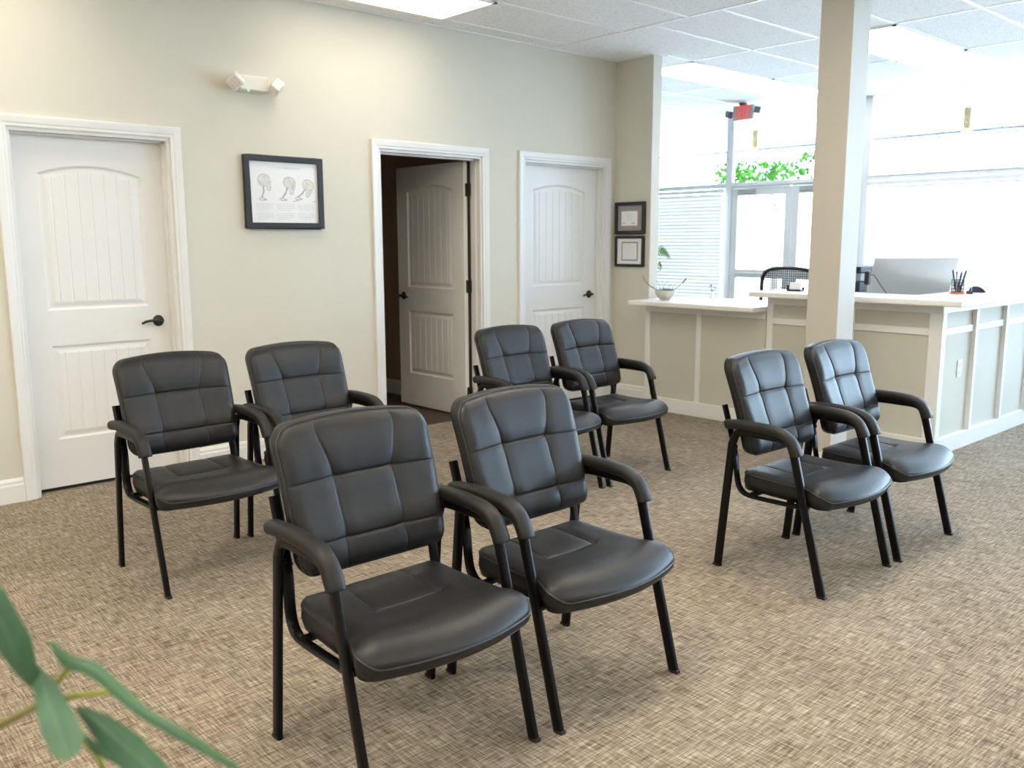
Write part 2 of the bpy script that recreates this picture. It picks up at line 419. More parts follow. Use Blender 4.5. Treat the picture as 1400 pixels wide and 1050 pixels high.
# ------------------------------------------------------------------ doors
def lines(*ranges):
    out = set()
    for a, c, n in ranges:
        for i in range(n+1): out.add(round(a+(c-a)*i/n, 5))
    return sorted(out)
def door_leaf_mesh(w, h, th, knob_side=None):
    """leaf in local coords: x 0..w, z 0..h, front at y=0 (facing -y), back at y=th"""
    st = 0.145*w/0.9
    panels = [(st, w-st, 0.275, 0.815, 0.0), (st, w-st, 1.015, h-0.205, 0.05)]
    def ztop(p, x):
        xc = (p[0]+p[1])/2; hw = (p[1]-p[0])/2
        return p[3] + p[4]*(1-((x-xc)/hw)**2)
    gx = [st + (w-2*st)*(k/8.0) for k in range(1, 8)]
    def prof(d):
        if d <= 0: return 0.0
        if d < 0.012: return 0.010*(d/0.012)
        if d < 0.022: return 0.010
        if d < 0.045: return 0.010 - 0.007*((d-0.022)/0.023)
        return 0.003
    def hgt(x, z):
        for p in panels:
            if p[0] < x < p[1] and p[2] < z < ztop(p, x):
                d = min(x-p[0], p[1]-x, z-p[2], ztop(p, x)-z)
                v = prof(d)
                if d > 0.04:
                    for q in gx:
                        e = abs(x-q)
                        if e < 0.006: v = max(v, 0.003 + 0.003*(1-e/0.006))
                return v
        return 0.0
    xs = set(lines((0, w, 26)))
    for e in (st, w-st):
        for d in (0, .006, .012, .017, .022, .03, .038, .045): xs.add(round(e + (d if e < w/2 else -d), 5))
    for q in gx:
        for d in (-.006, -.003, 0, .003, .006): xs.add(round(q+d, 5))
    xs = sorted(xs)
    zs = set(lines((0, h, 30)))
    for e, sg in ((0.275, 1), (0.815, -1), (1.015, 1)):
        for d in (0, .006, .012, .017, .022, .03, .038, .045): zs.add(round(e+sg*d, 5))
    zs |= set(lines((h-.26, h-.14, 40)))
    zs = sorted(zs)
    b = MB()
    b.grid([[(x, hgt(x, z), z) for x in xs] for z in zs])
    b.grid([[(x, th-hgt(x, z), z) for x in reversed(xs)] for z in zs])
    for (a, c) in (((0, 0), (w, 0)),):
        pass
    b.add([(0,0,0),(0,th,0),(0,th,h),(0,0,h)], [(0,1,2,3)])
    b.add([(w,0,0),(w,th,0),(w,th,h),(w,0,h)], [(0,3,2,1)])
    b.add([(0,0,0),(w,0,0),(w,th,0),(0,th,0)], [(0,1,2,3)])
    b.add([(0,0,h),(w,0,h),(w,th,h),(0,th,h)], [(0,3,2,1)])
    return b
def lever(parent, x, y, z, dirx, diry=-1, name='door_handle', axis='y'):
    """rosette + lever; axis y: rosette faces diry*Y and lever runs along dirx*X ; axis x: swapped"""
    b = MB()
    prof = [(0.0, 0.0), (0.034, 0.0), (0.034, 0.004), (0.030, 0.010), (0.022, 0.014), (0.014, 0.016), (0.011, 0.03), (0.011, 0.05), (0.0, 0.052)]
    if axis == 'y':
        b.lathe([(r, h*diry) for r, h in prof], (x, y, z), 24, 'y')
        h = b.build(name, bronze_m, parent, smooth=True)
        p = [(x, y+diry*.045, z), (x+dirx*.03, y+diry*.05, z+.004), (x+dirx*.06, y+diry*.05, z+.006), (x+dirx*.09, y+diry*.048, z+.001), (x+dirx*.115, y+diry*.046, z-.010)]
    else:
        b.lathe([(r, h*diry) for r, h in prof], (x, y, z), 24, 'x')
        h = b.build(name, bronze_m, parent, smooth=True)
        p = [(x+diry*.045, y, z), (x+diry*.05, y+dirx*.03, z+.004), (x+diry*.05, y+dirx*.06, z+.006), (x+diry*.048, y+dirx*.09, z+.001), (x+diry*.046, y+dirx*.115, z-.010)]
    MB().tube(p, [(.008, .009), (.008, .009), (.007, .008), (.007, .008), (.006, .007)], 12).build('lever', bronze_m, h, smooth=True)
    return h
def casing(parent, a, c, t, wd=0.064, yface=0.0, s=-1):
    """moulded casing round an opening a..c, top t (local coords, wall face at y=0, room at -y)"""
    prof = [(0, 0), (0, .010), (.006, .013), (.018, .013), (.024, .016), (.050, .019), (wd-.004, .019), (wd, .015), (wd, 0)]
    b = MB(); rings = []
    for (px, pz, ox, oz) in ((a, 0, -1, 0), (a, t, -1, 1), (c, t, 1, 1), (c, 0, 1, 0)):
        rings.append([(px+ox*d, yface+s*e, pz+oz*d) for d, e in prof])
    n = len(prof); vs = [q for r in rings for q in r]; fs = []
    for i in range(3):
        for k in range(n): fs.append((i*n+k, i*n+(k+1) % n, (i+1)*n+(k+1) % n, (i+1)*n+k))
    fs += [tuple(range(n)), tuple(3*n+k for k in reversed(range(n)))]
    b.add(vs, fs); b.build('casing', white_m, parent)
def jamb(parent, a, c, t, d=WT):
    b = MB(); j = 0.018
    b.box(a, 0, 0, a+j, d, t); b.box(c-j, 0, 0, c, d, t); b.box(a+j, 0, t-j, c-j, d, t)
    # stop strip
    b.box(a+j, .045, 0, a+j+.012, .08, t-j); b.box(c-j-.012, .045, 0, c-j, .08, t-j); b.box(a+j, .045, t-j-.012, c-j, .08, t-j)
    b.build('jamb', white_m, parent, bevel=.0015)

dlabels = ['white two-panel door at the far left, closed', 'white panel door standing open into the dark room', 'white plank panel door, closed, beside the certificates corner']
for i, (a, c, t) in enumerate(DO):
    w = c-a-.042
    D = struct('door_%d' % (i+1), ((a+c)/2, Y0, 0), dlabels[i], 'door')
    hx = (c-a)/2
    casing(D, -hx, hx, t); jamb(D, -hx, hx, t)
    if i != 1:
        L = door_leaf_mesh(w, t-.045, .038)
        L.v = [(x-w/2, y+.082, z+.022) for x, y, z in L.v]
        lf = L.build('door_leaf', white_m, D)
        if i == 0: lever(lf, w/2-.082, .082, .945, -1)
        else: lever(lf, w/2-.085, .082, .945, -1)
        MB().box(-w/2-.01, .10, 0.0, w/2+.01, .11, .021).build('door_foot_strip', gap_m, D)  # near-black strip filling the slit below the closed leaf
    else:
        wl = 0.90; th = .036
        L = door_leaf_mesh(wl, t-.045, th)
        # open 90 degrees into the room: local x -> +Y, face toward -X
        L.v = [(hx-.075+y, WT+.012+(wl-x)*1.0, z+.016) for x, y, z in L.v]
        lf = L.build('door_leaf', dooropen_m, D)
        lever(lf, hx-.075, WT+.012+wl-.075, .955, -1, -1, axis='x')
        # dark strip standing in for the shade in the hinge-side gap, and three hinges
        MB().box(hx-.0385, WT-.002, .01, hx-.0185, WT+.012, t-.02).build('hinge_gap_shade', gap_m, D)
        for hz in (.20, 1.06, 1.81):
            b = MB(); b.box(hx-.060, WT-.009, hz-.05, hx-.012, WT+.0115, hz+.05)
            b.tube([(hx-.036, WT-.008, hz-.053), (hx-.036, WT-.008, hz+.053)], .0075, 10)
            b.build('hinge', bronze_m, D, bevel=.002)

# ------------------------------------------------------------------ column
CX, CY, CW = 5.05, 2.646, 0.205
k = MB().box(CX, CY, 0, CX+CW, CY+CW, CZ).build('column', mat('column paint', (0.50, 0.475, 0.425), 0.6, vary=(2, 0.015)), bevel=.004)
stag(k, 'square greige column from floor to ceiling in front of the counter', 'column')
b = MB(); e = .012
b.box(CX-e, CY-e, 0, CX+CW+e, CY, .11); b.box(CX-e, CY+CW, 0, CX+CW+e, CY+CW+e, .11); b.box(CX-e, CY, 0, CX, CY+CW, .11); b.box(CX+CW, CY, 0, CX+CW+e, CY+CW, .11)
b.build('trim_2', white_m, bevel=.003)['kind'] = 'structure'

# ------------------------------------------------------------------ storefront windows (wall x = XW)
def bar(b, y0, y1, z0, z1, x0=XW, x1=XW+.05): b.box(x0, y0, z0, x1, y1, z1)
RZ = 2.055   # transom rail
b = MB(); b.box(XW, YR, 0, XW+.05, 4.80, .28); b.box(XW, 6.56, 0, XW+.05, YL, .28)
stag(b.build('wall_front', wall_m), 'low sill wall under the front windows', 'wall')
WB = [(6.56, YL), None, (1.9, 4.80), (-1.1, 1.9), (YR, -1.1)]
wi = 0
for bay in WB:
    if bay is None: continue
    wi += 1
    y0, y1 = bay
    Wn = struct('window_%d' % wi, (XW, (y0+y1)/2, 0), ['storefront window left of the glass entrance doors', 'wide storefront window right of the column', 'storefront window off to the right', 'storefront window furthest right'][wi-1], 'window')
    h = (y1-y0)/2
    b = MB()
    b.box(0, -h, .28, .06, -h+.045, CZ); b.box(0, h-.045, .28, .06, h, CZ)
    b.box(0, -h+.045, .28, .06, h-.045, .33); b.box(-.015, -h+.045, RZ, .06, h-.045, RZ+.055); b.box(0, -h+.045, CZ-.004, .06, h-.045, CZ)
    b.box(-.028, -h+.045, RZ+.042, -.015, h-.045, RZ+.055)
    b.build('window_frame', alu_m, Wn, bevel=.002)
    if wi >= 2:
        b = MB()
        n = int((y1-y0)/.22)
        for q in range(n): b.lathe([(0, 0), (.005, 0), (.005, -.004), (0, -.005)], (-.028, -h+.1+q*.22, RZ+.048), 8, 'x')
        b.build('screw_head', grey_m, Wn, kind='stuff')
    MB().box(.025, -h+.045, .33, .031, h-.045, RZ).build('lower_pane', glass_m, Wn)
    MB().box(.025, -h+.045, RZ+.055, .031, h-.045, CZ-.004).build('upper_pane', glass_m, Wn)

# entrance double doors
E = struct('door_4', (XW, 5.68, 0), 'double glass entrance doors in grey aluminium frames under the exit sign', 'door')
b = MB(); h = .88
b.box(0, -h, 0, .06, -h+.05, CZ); b.box(0, h-.05, 0, .06, h, CZ); b.box(-.01, -h+.05, RZ-.005, .06, h-.05, RZ+.06); b.box(0, -h+.05, CZ-.004, .06, h-.05, CZ); b.box(-.03, -h+.05, RZ+.01, -.01, h-.05, RZ+.055)
b.build('door_frame', alu_m, E, bevel=.002)
MB().box(.025, -h+.05, RZ+.06, .031, h-.05, CZ-.004).build('transom_pane', glass_m, E)
for sy in (1, -1):
    y0, y1 = (.004, h-.052) if sy > 0 else (-h+.052, -.004)
    b = MB(); s = .085
    b.box(.008, y0, .01, .05, y0+s, RZ-.01); b.box(.008, y1-s, .01, .05, y1, RZ-.01)
    b.box(.008, y0+s, .01, .05, y1-s, .20); b.box(.008, y0+s, .955, .05, y1-s, 1.06); b.box(.008, y0+s, RZ-.10, .05, y1-s, RZ-.01)
    lf = b.build('glass_door_leaf', alu_m, E, bevel=.002)
    MB().box(.026, y0+s, .20, .032, y1-s, .955).build('pane', glass_m, lf)
    MB().box(.026, y0+s, 1.06, .032, y1-s, RZ-.10).build('pane', glass_m, lf)
    b = MB(); b.box(-.035, y1-s-.25, RZ-.075, .006, y1-s-.02, RZ-.03)
    cl = b.build('door_closer', grey_m, lf, bevel=.004)
    MB().tube([(-.02, y1-s-.20, RZ-.028), (-.10, y1-s-.02, RZ-.02), (-.02, y1-s+.06, RZ-.012)], .007, 8).build('closer_arm', alu_m, cl)
    # push bar
    MB().tube([(-.03, y0+.10, 1.01), (-.03, y1-.10, 1.01)], .013, 10).build('push_bar', alu_m, lf, smooth=True)

# ------------------------------------------------------------------ blinds
def blind(y0, y1, label, cords):
    ztop, zbot = RZ-.012, .36
    t = thing('window_blind', label, 'blind', (XW-.05, (y0+y1)/2, zbot), 0, 'white slatted window blinds')
    h = (y1-y0)/2; Ht = ztop-zbot
    MB().box(-.022, -h, Ht-.045, .022, h, Ht).build('headrail', alu_m, t, bevel=.002)
    b = MB(); z = Ht-.075; pitch = .0435; tl = math.radians(64)
    dx, dz = .025*math.cos(tl), .025*math.sin(tl)
    while z > .04:
        # inside edge low, outside edge high
        p = [(-dx, z-dz), (-.004, z+.004), (dx, z+dz)]
        q = [(dx, z+dz-.0026), (-.004, z+.0014), (-dx, z-dz-.0026)]
        b.prism([(u, v) for u, v in p+q][::-1], 'y', -h+.006, h-.006)
        z -= pitch
    b.build('slats', blind_m, t)
    MB().box(-.018, -h+.006, 0, .018, h-.006, .022).build('bottom_rail', blind_m, t, bevel=.003)
    for cy in cords:
        MB().tube([(-.028, cy-(y0+y1)/2, Ht-.045), (-.028, cy-(y0+y1)/2, .0)], .0022, 6).build('ladder_cord', white_m, t)
    MB().tube([(-.035, h-.08, Ht-.05), (-.035, h-.08, Ht-.85)], .004, 6).build('tilt_wand', white_m, t)
blind(6.60, 8.26, 'white slatted blind left of the glass entrance doors', (6.9, 7.42, 7.95))
blind(1.95, 4.74, 'white slatted blind behind the computer monitor, right of the column', (2.3, 3.45, 4.1, 4.6))

# ------------------------------------------------------------------ outdoors
stag(MB().box(XW+.06, -40, -.2, 60, 60, -.05).build('floor_outside', concrete_m), 'pale sunlit pavement outside the windows', 'pavement')
# corrugated canopy: ridges run along x, scalloped edge at its front
cn = thing('canopy', 'white corrugated canopy roof outside the front windows', 'canopy', (10.9, 3.0, 3.1))
rows = []
nY = 420
for (x, z) in ((-1.22, .24), (1.1, .035)):
    rows.append([(x, -9+18*i/nY, z + .022*math.copysign(min(1, abs(1.6*math.sin(2*math.pi*(-9+18*i/nY)/.26))), math.sin(2*math.pi*(-9+18*i/nY)/.26))) for i in range(nY+1)])
b = MB(); b.grid(rows); b.grid([[(p[0], p[1], p[2]+.006) for p in r] for r in rows])
b.build('corrugated_sheet', canopy_m, cn, recalc=False)
b = MB(); b.box(1.09, -9, -.002, 1.12, 9, .010); b.build('edge_shade_line', rail_m, cn)  # dark strip drawing the shadow gap along the corrugated edge
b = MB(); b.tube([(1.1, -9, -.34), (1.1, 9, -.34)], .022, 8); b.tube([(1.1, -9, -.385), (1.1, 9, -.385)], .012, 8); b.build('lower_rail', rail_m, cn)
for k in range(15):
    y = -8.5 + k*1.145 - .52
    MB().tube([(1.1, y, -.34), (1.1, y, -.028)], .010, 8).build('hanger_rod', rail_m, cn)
# open trapezoid web at the left end of the canopy
wb = thing('truss_girder', 'white open web girder under the canopy edge, seen through the far left pane', 'girder', (11.8, 9.0, 3.33))
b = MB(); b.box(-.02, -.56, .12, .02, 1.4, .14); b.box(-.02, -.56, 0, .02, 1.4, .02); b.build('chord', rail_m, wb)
for k in range(7):
    y = -.5 + k*.29; b = MB()
    b.box(-.012, y-.018, .015, .012, y+.018, .125)
    b.tube([(0, y-.07, .125), (0, y-.018, .07), (0, y-.07, .015)], .008, 6); b.tube([(0, y+.07, .125), (0, y+.018, .07), (0, y+.07, .015)], .008, 6)
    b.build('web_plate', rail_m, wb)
for (y, lab) in ((4.70, 'brass coloured pipe stub hanging under the canopy, right of the column'), (7.753, 'brass coloured pipe stub hanging under the canopy above the tree, left of the column')):
    t = thing('drain_pipe', lab, 'pipe', (11.84, y*.987, 2.73), 0, 'brass pipe stubs under the canopy')
    MB().lathe([(0, .04), (.046, .04), (.046, .29), (.040, .30), (0, .30)], n=14).build('pipe', rustpipe_m, t, smooth=True)
    MB().lathe([(0, 0), (.054, 0), (.054, .045), (0, .045)], n=14).build('collar', copper_m, t, smooth=True)
# tree
tr = thing('tree', 'bright green leafy tree outside above the entrance doors', 'tree', (15.4, 9.4, -.05))
MB().tube([(0, 0, 0), (.05, .05, 1.2), (-.05, .1, 2.2), (.1, .2, 2.9)], [.09, .075, .05, .03], 10).build('trunk', stem_m, tr, smooth=True)
b = MB()
rg = random.Random(4)
for (cx, cy, cz, rx, rz, n) in ((0, .65, 2.75, .75, .30, 560), (0, -.15, 2.75, .55, .24, 260), (.1, -.65, 3.0, .30, .12, 80), (0, 1.05, 2.72, .4, .34, 220)):
    for q in range(n):
        while True:
            u = [rg.uniform(-1, 1) for _ in range(3)]
            if sum(a*a for a in u) < 1: break
        p = Vector((cx+u[0]*rx*.8, cy+u[1]*rx, cz+u[2]*rz))
        d = Vector((rg.uniform(-1, 1), rg.uniform(-1, 1), rg.uniform(-.8, .3))).normalized(); sd = d.cross(Vector((rg.uniform(-1,1), rg.uniform(-1,1), rg.uniform(-1,1)))).normalized()
        L = rg.uniform(.06, .13); w = L*.34; nn = d.cross(sd)*.008
        b.add([p, p+d*L*.5+sd*w+nn, p+d*L, p+d*L*.5-sd*w+nn, p+d*L*.5-nn], [(0, 1, 4), (1, 2, 4), (2, 3, 4), (3, 0, 4)])
fo = b.build('foliage', tree_m, tr, recalc=False)
for a in ((-.05, .1, 2.2, 0, .65, 2.8), (0, .08, 2.0, 0, -.15, 2.75), (.1, .2, 2.7, .1, -.6, 3.0)):
    MB().tube([a[:3], ((a[0]+a[3])/2, (a[1]+a[4])/2, (a[2]+a[5])/2+.03), a[3:]], [.03, .02, .012], 8).build('branch', stem_m, tr, smooth=True)

# ------------------------------------------------------------------ reception counter
CFX = 5.88      # counter front face
# low section
t = thing('counter_base', 'low greige panelled counter base next to the return wall', 'counter', (CFX, 4.2, 0))
b = MB(); b.box(.012, -.55, 0, .30, .60, .885); b.build('body', counterpanel_m, t)
for y, w in ((.575, .05), (.055, .045)): MB().box(0, y-w/2, .115, .014, y+w/2, .83).build('batten', white_m, t, bevel=.002)
MB().box(0, -.55, .83, .014, .60, .885).build('top_rail', white_m, t, bevel=.002)
MB().box(-.012, -.55, 0, .014, .60, .115).build('baseboard', white_m, t, bevel=.003)
tp = MB(); tp.box(5.70, 3.648, .887, 6.5, 4.845, .925)
o = tp.build('countertop', slab_m, bevel=.008, seg=3); tag(o, 'cream low countertop carrying the succulent bowl', 'countertop')
# raised section: front leg
t = thing('counter_base', 'raised greige counter base with white battens, corner and long right side', 'counter', (CFX, 2.36, 0))
b = MB(); b.prism([(.012, .012), (3.2, .012), (3.2, .16), (.16, .16), (.16, 1.27), (.012, 1.27)], 'z', 0, 1.0); b.build('body', counterpanel_m, t)
for y, w in ((1.255, .05), (.62, .045)): MB().box(0, y-w/2, .115, .014, y+w/2, .945).build('batten', white_m, t, bevel=.002)
b = MB(); b.box(0, 0, .115, .013, .085, .945); b.box(0, 0, .115, .065, .013, .945); b.build('corner_post', white_m, t, bevel=.002)
for y0, y1 in ((.085, .5975), (.6425, 1.23)): MB().box(0, y0, .80, .0135, y1, .845).build('mid_rail', white_m, t, bevel=.002)
MB().box(0, .0, .945, .014, 1.28, 1.0).build('top_rail', white_m, t, bevel=.002)
MB().box(.013, 0, .945, 3.2, .013, 1.0).build('top_rail', white_m, t, bevel=.002)
MB().box(-.012, -.012, 0, .014, 1.28, .115).build('baseboard', white_m, t, bevel=.003)
MB().box(.014, -.012, 0, 3.2, .014, .115).build('baseboard', white_m, t, bevel=.003)
xb = [.53, 1.085, 1.62, 2.16, 2.70]
for x in xb: MB().box(x-.02, -.018, .115, x+.02, .013, .945).build('batten', white_m, t, bevel=.002)
prev = .065
for x in xb: MB().box(prev, -.001, .80, x-.02, .013, .845).build('mid_rail', white_m, t, bevel=.002); prev = x+.02
tp = MB(); tp.prism([(5.705, 2.185), (9.08, 2.185), (9.08, 2.66), (6.16, 2.66), (6.16, 3.70), (5.705, 3.70)], 'z', 1.002, 1.042)
o = tp.build('countertop', slab_m, bevel=.009, seg=3); tag(o, 'cream raised L-shaped countertop with the pen cup and card holder', 'countertop')
# power outlet on the counter side
t = thing('power_outlet', 'white duplex power outlet on the right side of the raised counter', 'outlet', (6.222, 2.371, .557))
MB().box(-.036, -.006, -.058, .036, 0, .058).build('cover_plate', white_m, t, bevel=.003)
for z in (-.026, .026):
    b = MB(); b.box(-.016, -.009, z-.016, .016, -.005, z+.016); sk = b.build('socket', plastic_m, t, bevel=.004)
    b = MB(); b.box(-.008, -.0095, z-.004, -.005, -.0085, z+.007); b.box(.005, -.0095, z-.004, .008, -.0085, z+.007); b.box(-.002, -.0095, z-.012, .002, -.0085, z-.008); b.build('slot', gap_m, sk)
# desk behind the raised counter
t = thing('office_desk', 'white work desk hidden behind the raised counter', 'desk', (6.9, 3.35, 0))
MB().box(-.72, -.67, .715, .55, .37, .745).build('desktop', slab_m, t, bevel=.003)
for x, y in ((-.68, -.62), (.5, -.62), (-.68, .33), (.5, .33)): MB().box(x-.02, y-.02, 0, x+.02, y+.02, .715).build('leg', grey_m, t, bevel=.003)

# ------------------------------------------------------------------ guest chairs
def lerp(a, c, t): return a+(c-a)*t
def smooth_path(pts, n=6):
    """Catmull-Rom through points"""
    P = [Vector(p) for p in pts]; out = []
    for i in range(len(P)-1):
        p0 = P[max(i-1, 0)]; p1 = P[i]; p2 = P[i+1]; p3 = P[min(i+2, len(P)-1)]
        for k in range(n):
            t = k/n
            out.append(0.5*((2*p1) + (-p0+p2)*t + (2*p0-5*p1+4*p2-p3)*t*t + (-p0+3*p1-3*p2+p3)*t*t*t))
    out.append(P[-1]); return out
def alines(seams, n=44, step=(0, .006, .012, .022, .035)):
    s = set(round(-1+2*i/n, 4) for i in range(n+1))
    for q in seams:
        for d in step: s.add(round(q+d, 4)); s.add(round(q-d, 4))
    for d in (.004, .012, .025, .045): s.add(1-d); s.add(-1+d)
    return sorted(v for v in s if -1 <= v <= 1)
def cushion(Pf, Pb, A, Bv, side_bulge=0.004):
    """closed pillow from front grid Pf(a,b) and back grid Pb(a,b)"""
    b = MB(); na, nb = len(A), len(Bv)
    b.grid([[Pf(a, c) for a in A] for c in Bv])
    A2 = A[::2] if (na-1) % 2 == 0 else A
    b.grid([[Pb(a, c) for a in reversed(A)] for c in Bv])
    loop = [(a, Bv[0]) for a in A] + [(A[-1], c) for c in Bv[1:]] + [(a, Bv[-1]) for a in reversed(A[:-1])] + [(A[0], c) for c in reversed(Bv[1:-1])]
    fr = [Vector(Pf(*q)) for q in loop]; bk = [Vector(Pb(*q)) for q in loop]
    cen = sum(fr, Vector())/len(fr)
    mid = []
    for f, k in zip(fr, bk):
        m = (f+k)/2; mid.append(m + (m-cen).normalized()*side_bulge)
    n = len(loop); vs = fr+mid+bk; fs = []
    for r in range(2):
        for i in range(n): fs.append((r*n+i, r*n+(i+1) % n, (r+1)*n+(i+1) % n, (r+1)*n+i))
    b.add(vs, fs)
    return b, fr

def groove(d, w1=.0035, d1=.0035, w2=.020, d2=.0030):
    return d1*math.exp(-(d/w1)**2) + d2*math.exp(-(d/w2)**2)

BH = .408
def back_front(a, c):
    s = c*BH                                   # 0 bottom .. BH top
    hw = .252 - .012*(1-c)                     # slightly narrower at the bottom
    r = .055
    dt, db_ = (BH-s), s
    if dt < r: hw = hw - r + math.sqrt(max(0, r*r-(r-dt)**2))
    rb = .040
    if db_ < rb: hw = hw - rb + math.sqrt(max(0, rb*rb-(rb-db_)**2))
    us = .40 + .17*max(0, (c-.62)/.38)**1.2 + .03*max(0, (.22-c)/.22)
    aa = abs(a)
    u = aa/.40*us if aa < .40 else us + (aa-.40)/.60*(1-us)
    x = math.copysign(u*hw, a)
    return x, s, hw, u, us
def back_pt(x, s, depth):
    # back plane: bottom y .165 at z .487, leaning to y .275 at the top
    z = .514 + s*.955 + .022*(1-(x/.25)**2)*(s/BH)**2 - .006*(1-(x/.25)**2)*(1-s/BH)
    y = .150 + .105*(s/BH) + .030*(s/BH)**2 + .012*(1-s/BH)**2 + .020*(1-(x/.25)**2)*0.6
    return Vector((x, y - depth, z))
def Pbf(a, c):
    x, s, hw, u, us = back_front(a, c)
    ex = min((1-abs(a))*.25, (1-c)*BH, c*BH)
    R = .032
    e = min(ex/R, 1)
    puff = .019*math.sqrt(max(0, 1-(1-e)**2))
    lum = .016*math.exp(-((c-.20)/.20)**2) + .006*math.exp(-((c-.80)/.15)**2)
    gsum = 0
    dvert = abs(abs(a)-.40)*.25
    fade = min(1, ex/.02)
    gsum += groove(dvert)
    inner = 1.35 if abs(a) < .40 else .75
    for cs in (.62, .22): gsum += groove(abs(c-cs)*BH)*inner
    for cs, w in ((.62, .8), (.22, .8)):
        gsum += .0035*math.exp(-(((abs(a)-.40)*.25/.022)**2 + ((c-cs)*BH/.022)**2))
    d = .045 + puff + lum*e - gsum*fade
    return back_pt(x, s, d)
def Pbb(a, c):
    x, s, hw, u, us = back_front(a, c)
    return back_pt(x*.985, s, 0.0 + .004*(1-abs(a)))
SEATW = .280
def seat_xy(a, c):
    """c 0 rear .. 1 front"""
    yb, yf = .172, -.300
    L = yb-yf
    hw = lerp(.238, .252, min(1, c*1.6))
    q = max(0, min(1, (c-.66)/.22)); hw += (SEATW-.252)*q*q*(3-2*q)
    d = (1-c)*L; r = .085
    if d < r: hw = hw - r*.6 + .6*math.sqrt(max(0, r*r-(r-d)**2))
    d = c*L; r = .05
    if d < r: hw = hw - r + math.sqrt(max(0, r*r-(r-d)**2))
    x = a*hw
    y = yb - c*L + .040*(a*a)*c**3
    return x, y
def seat_rim(a, c):
    # height of the piped upper rim: dips, then rolls down at the front
    z = .426 - .006*math.sin(math.pi*min(1, c/.8)) + .004*(1-c)
    if c > .70: z -= .040*((c-.70)/.30)**2.2
    return z
def Psf(a, c):
    x, y = seat_xy(a, c)
    ex = min((1-abs(a))*.25, (1-c)*.46, c*.46)
    e = min(ex/.06, 1)
    puff = .020*math.sqrt(max(0, 1-(1-e)**2))
    sad = -.010*math.exp(-(((c-.45)/.30)**2 + (a/.6)**2)) + .006*math.exp(-((c-.78)/.16)**2)
    gsum = 0; fade = min(1, ex/.02)
    if c < .46: gsum += groove(abs(abs(a)-.42)*.25, .004, .003, .018, .003)*min(1, (.46-c)/.03)
    lat = 1.0 if abs(a) < .42 else max(0, 1-(abs(a)-.42)/.10)
    gsum += groove(abs(c-.44)*.46, .004, .003, .018, .004)*lat
    return Vector((x, y, seat_rim(a, c) + puff + sad*e - gsum*fade))
def Psb(a, c):
    x, y = seat_xy(a, c)
    zb = .360 - .003*c
    return Vector((x*.975, y + (.010 if c > .9 else 0)*((c-.9)/.1 if c > .9 else 0), min(zb, seat_rim(a, c)-.022)))

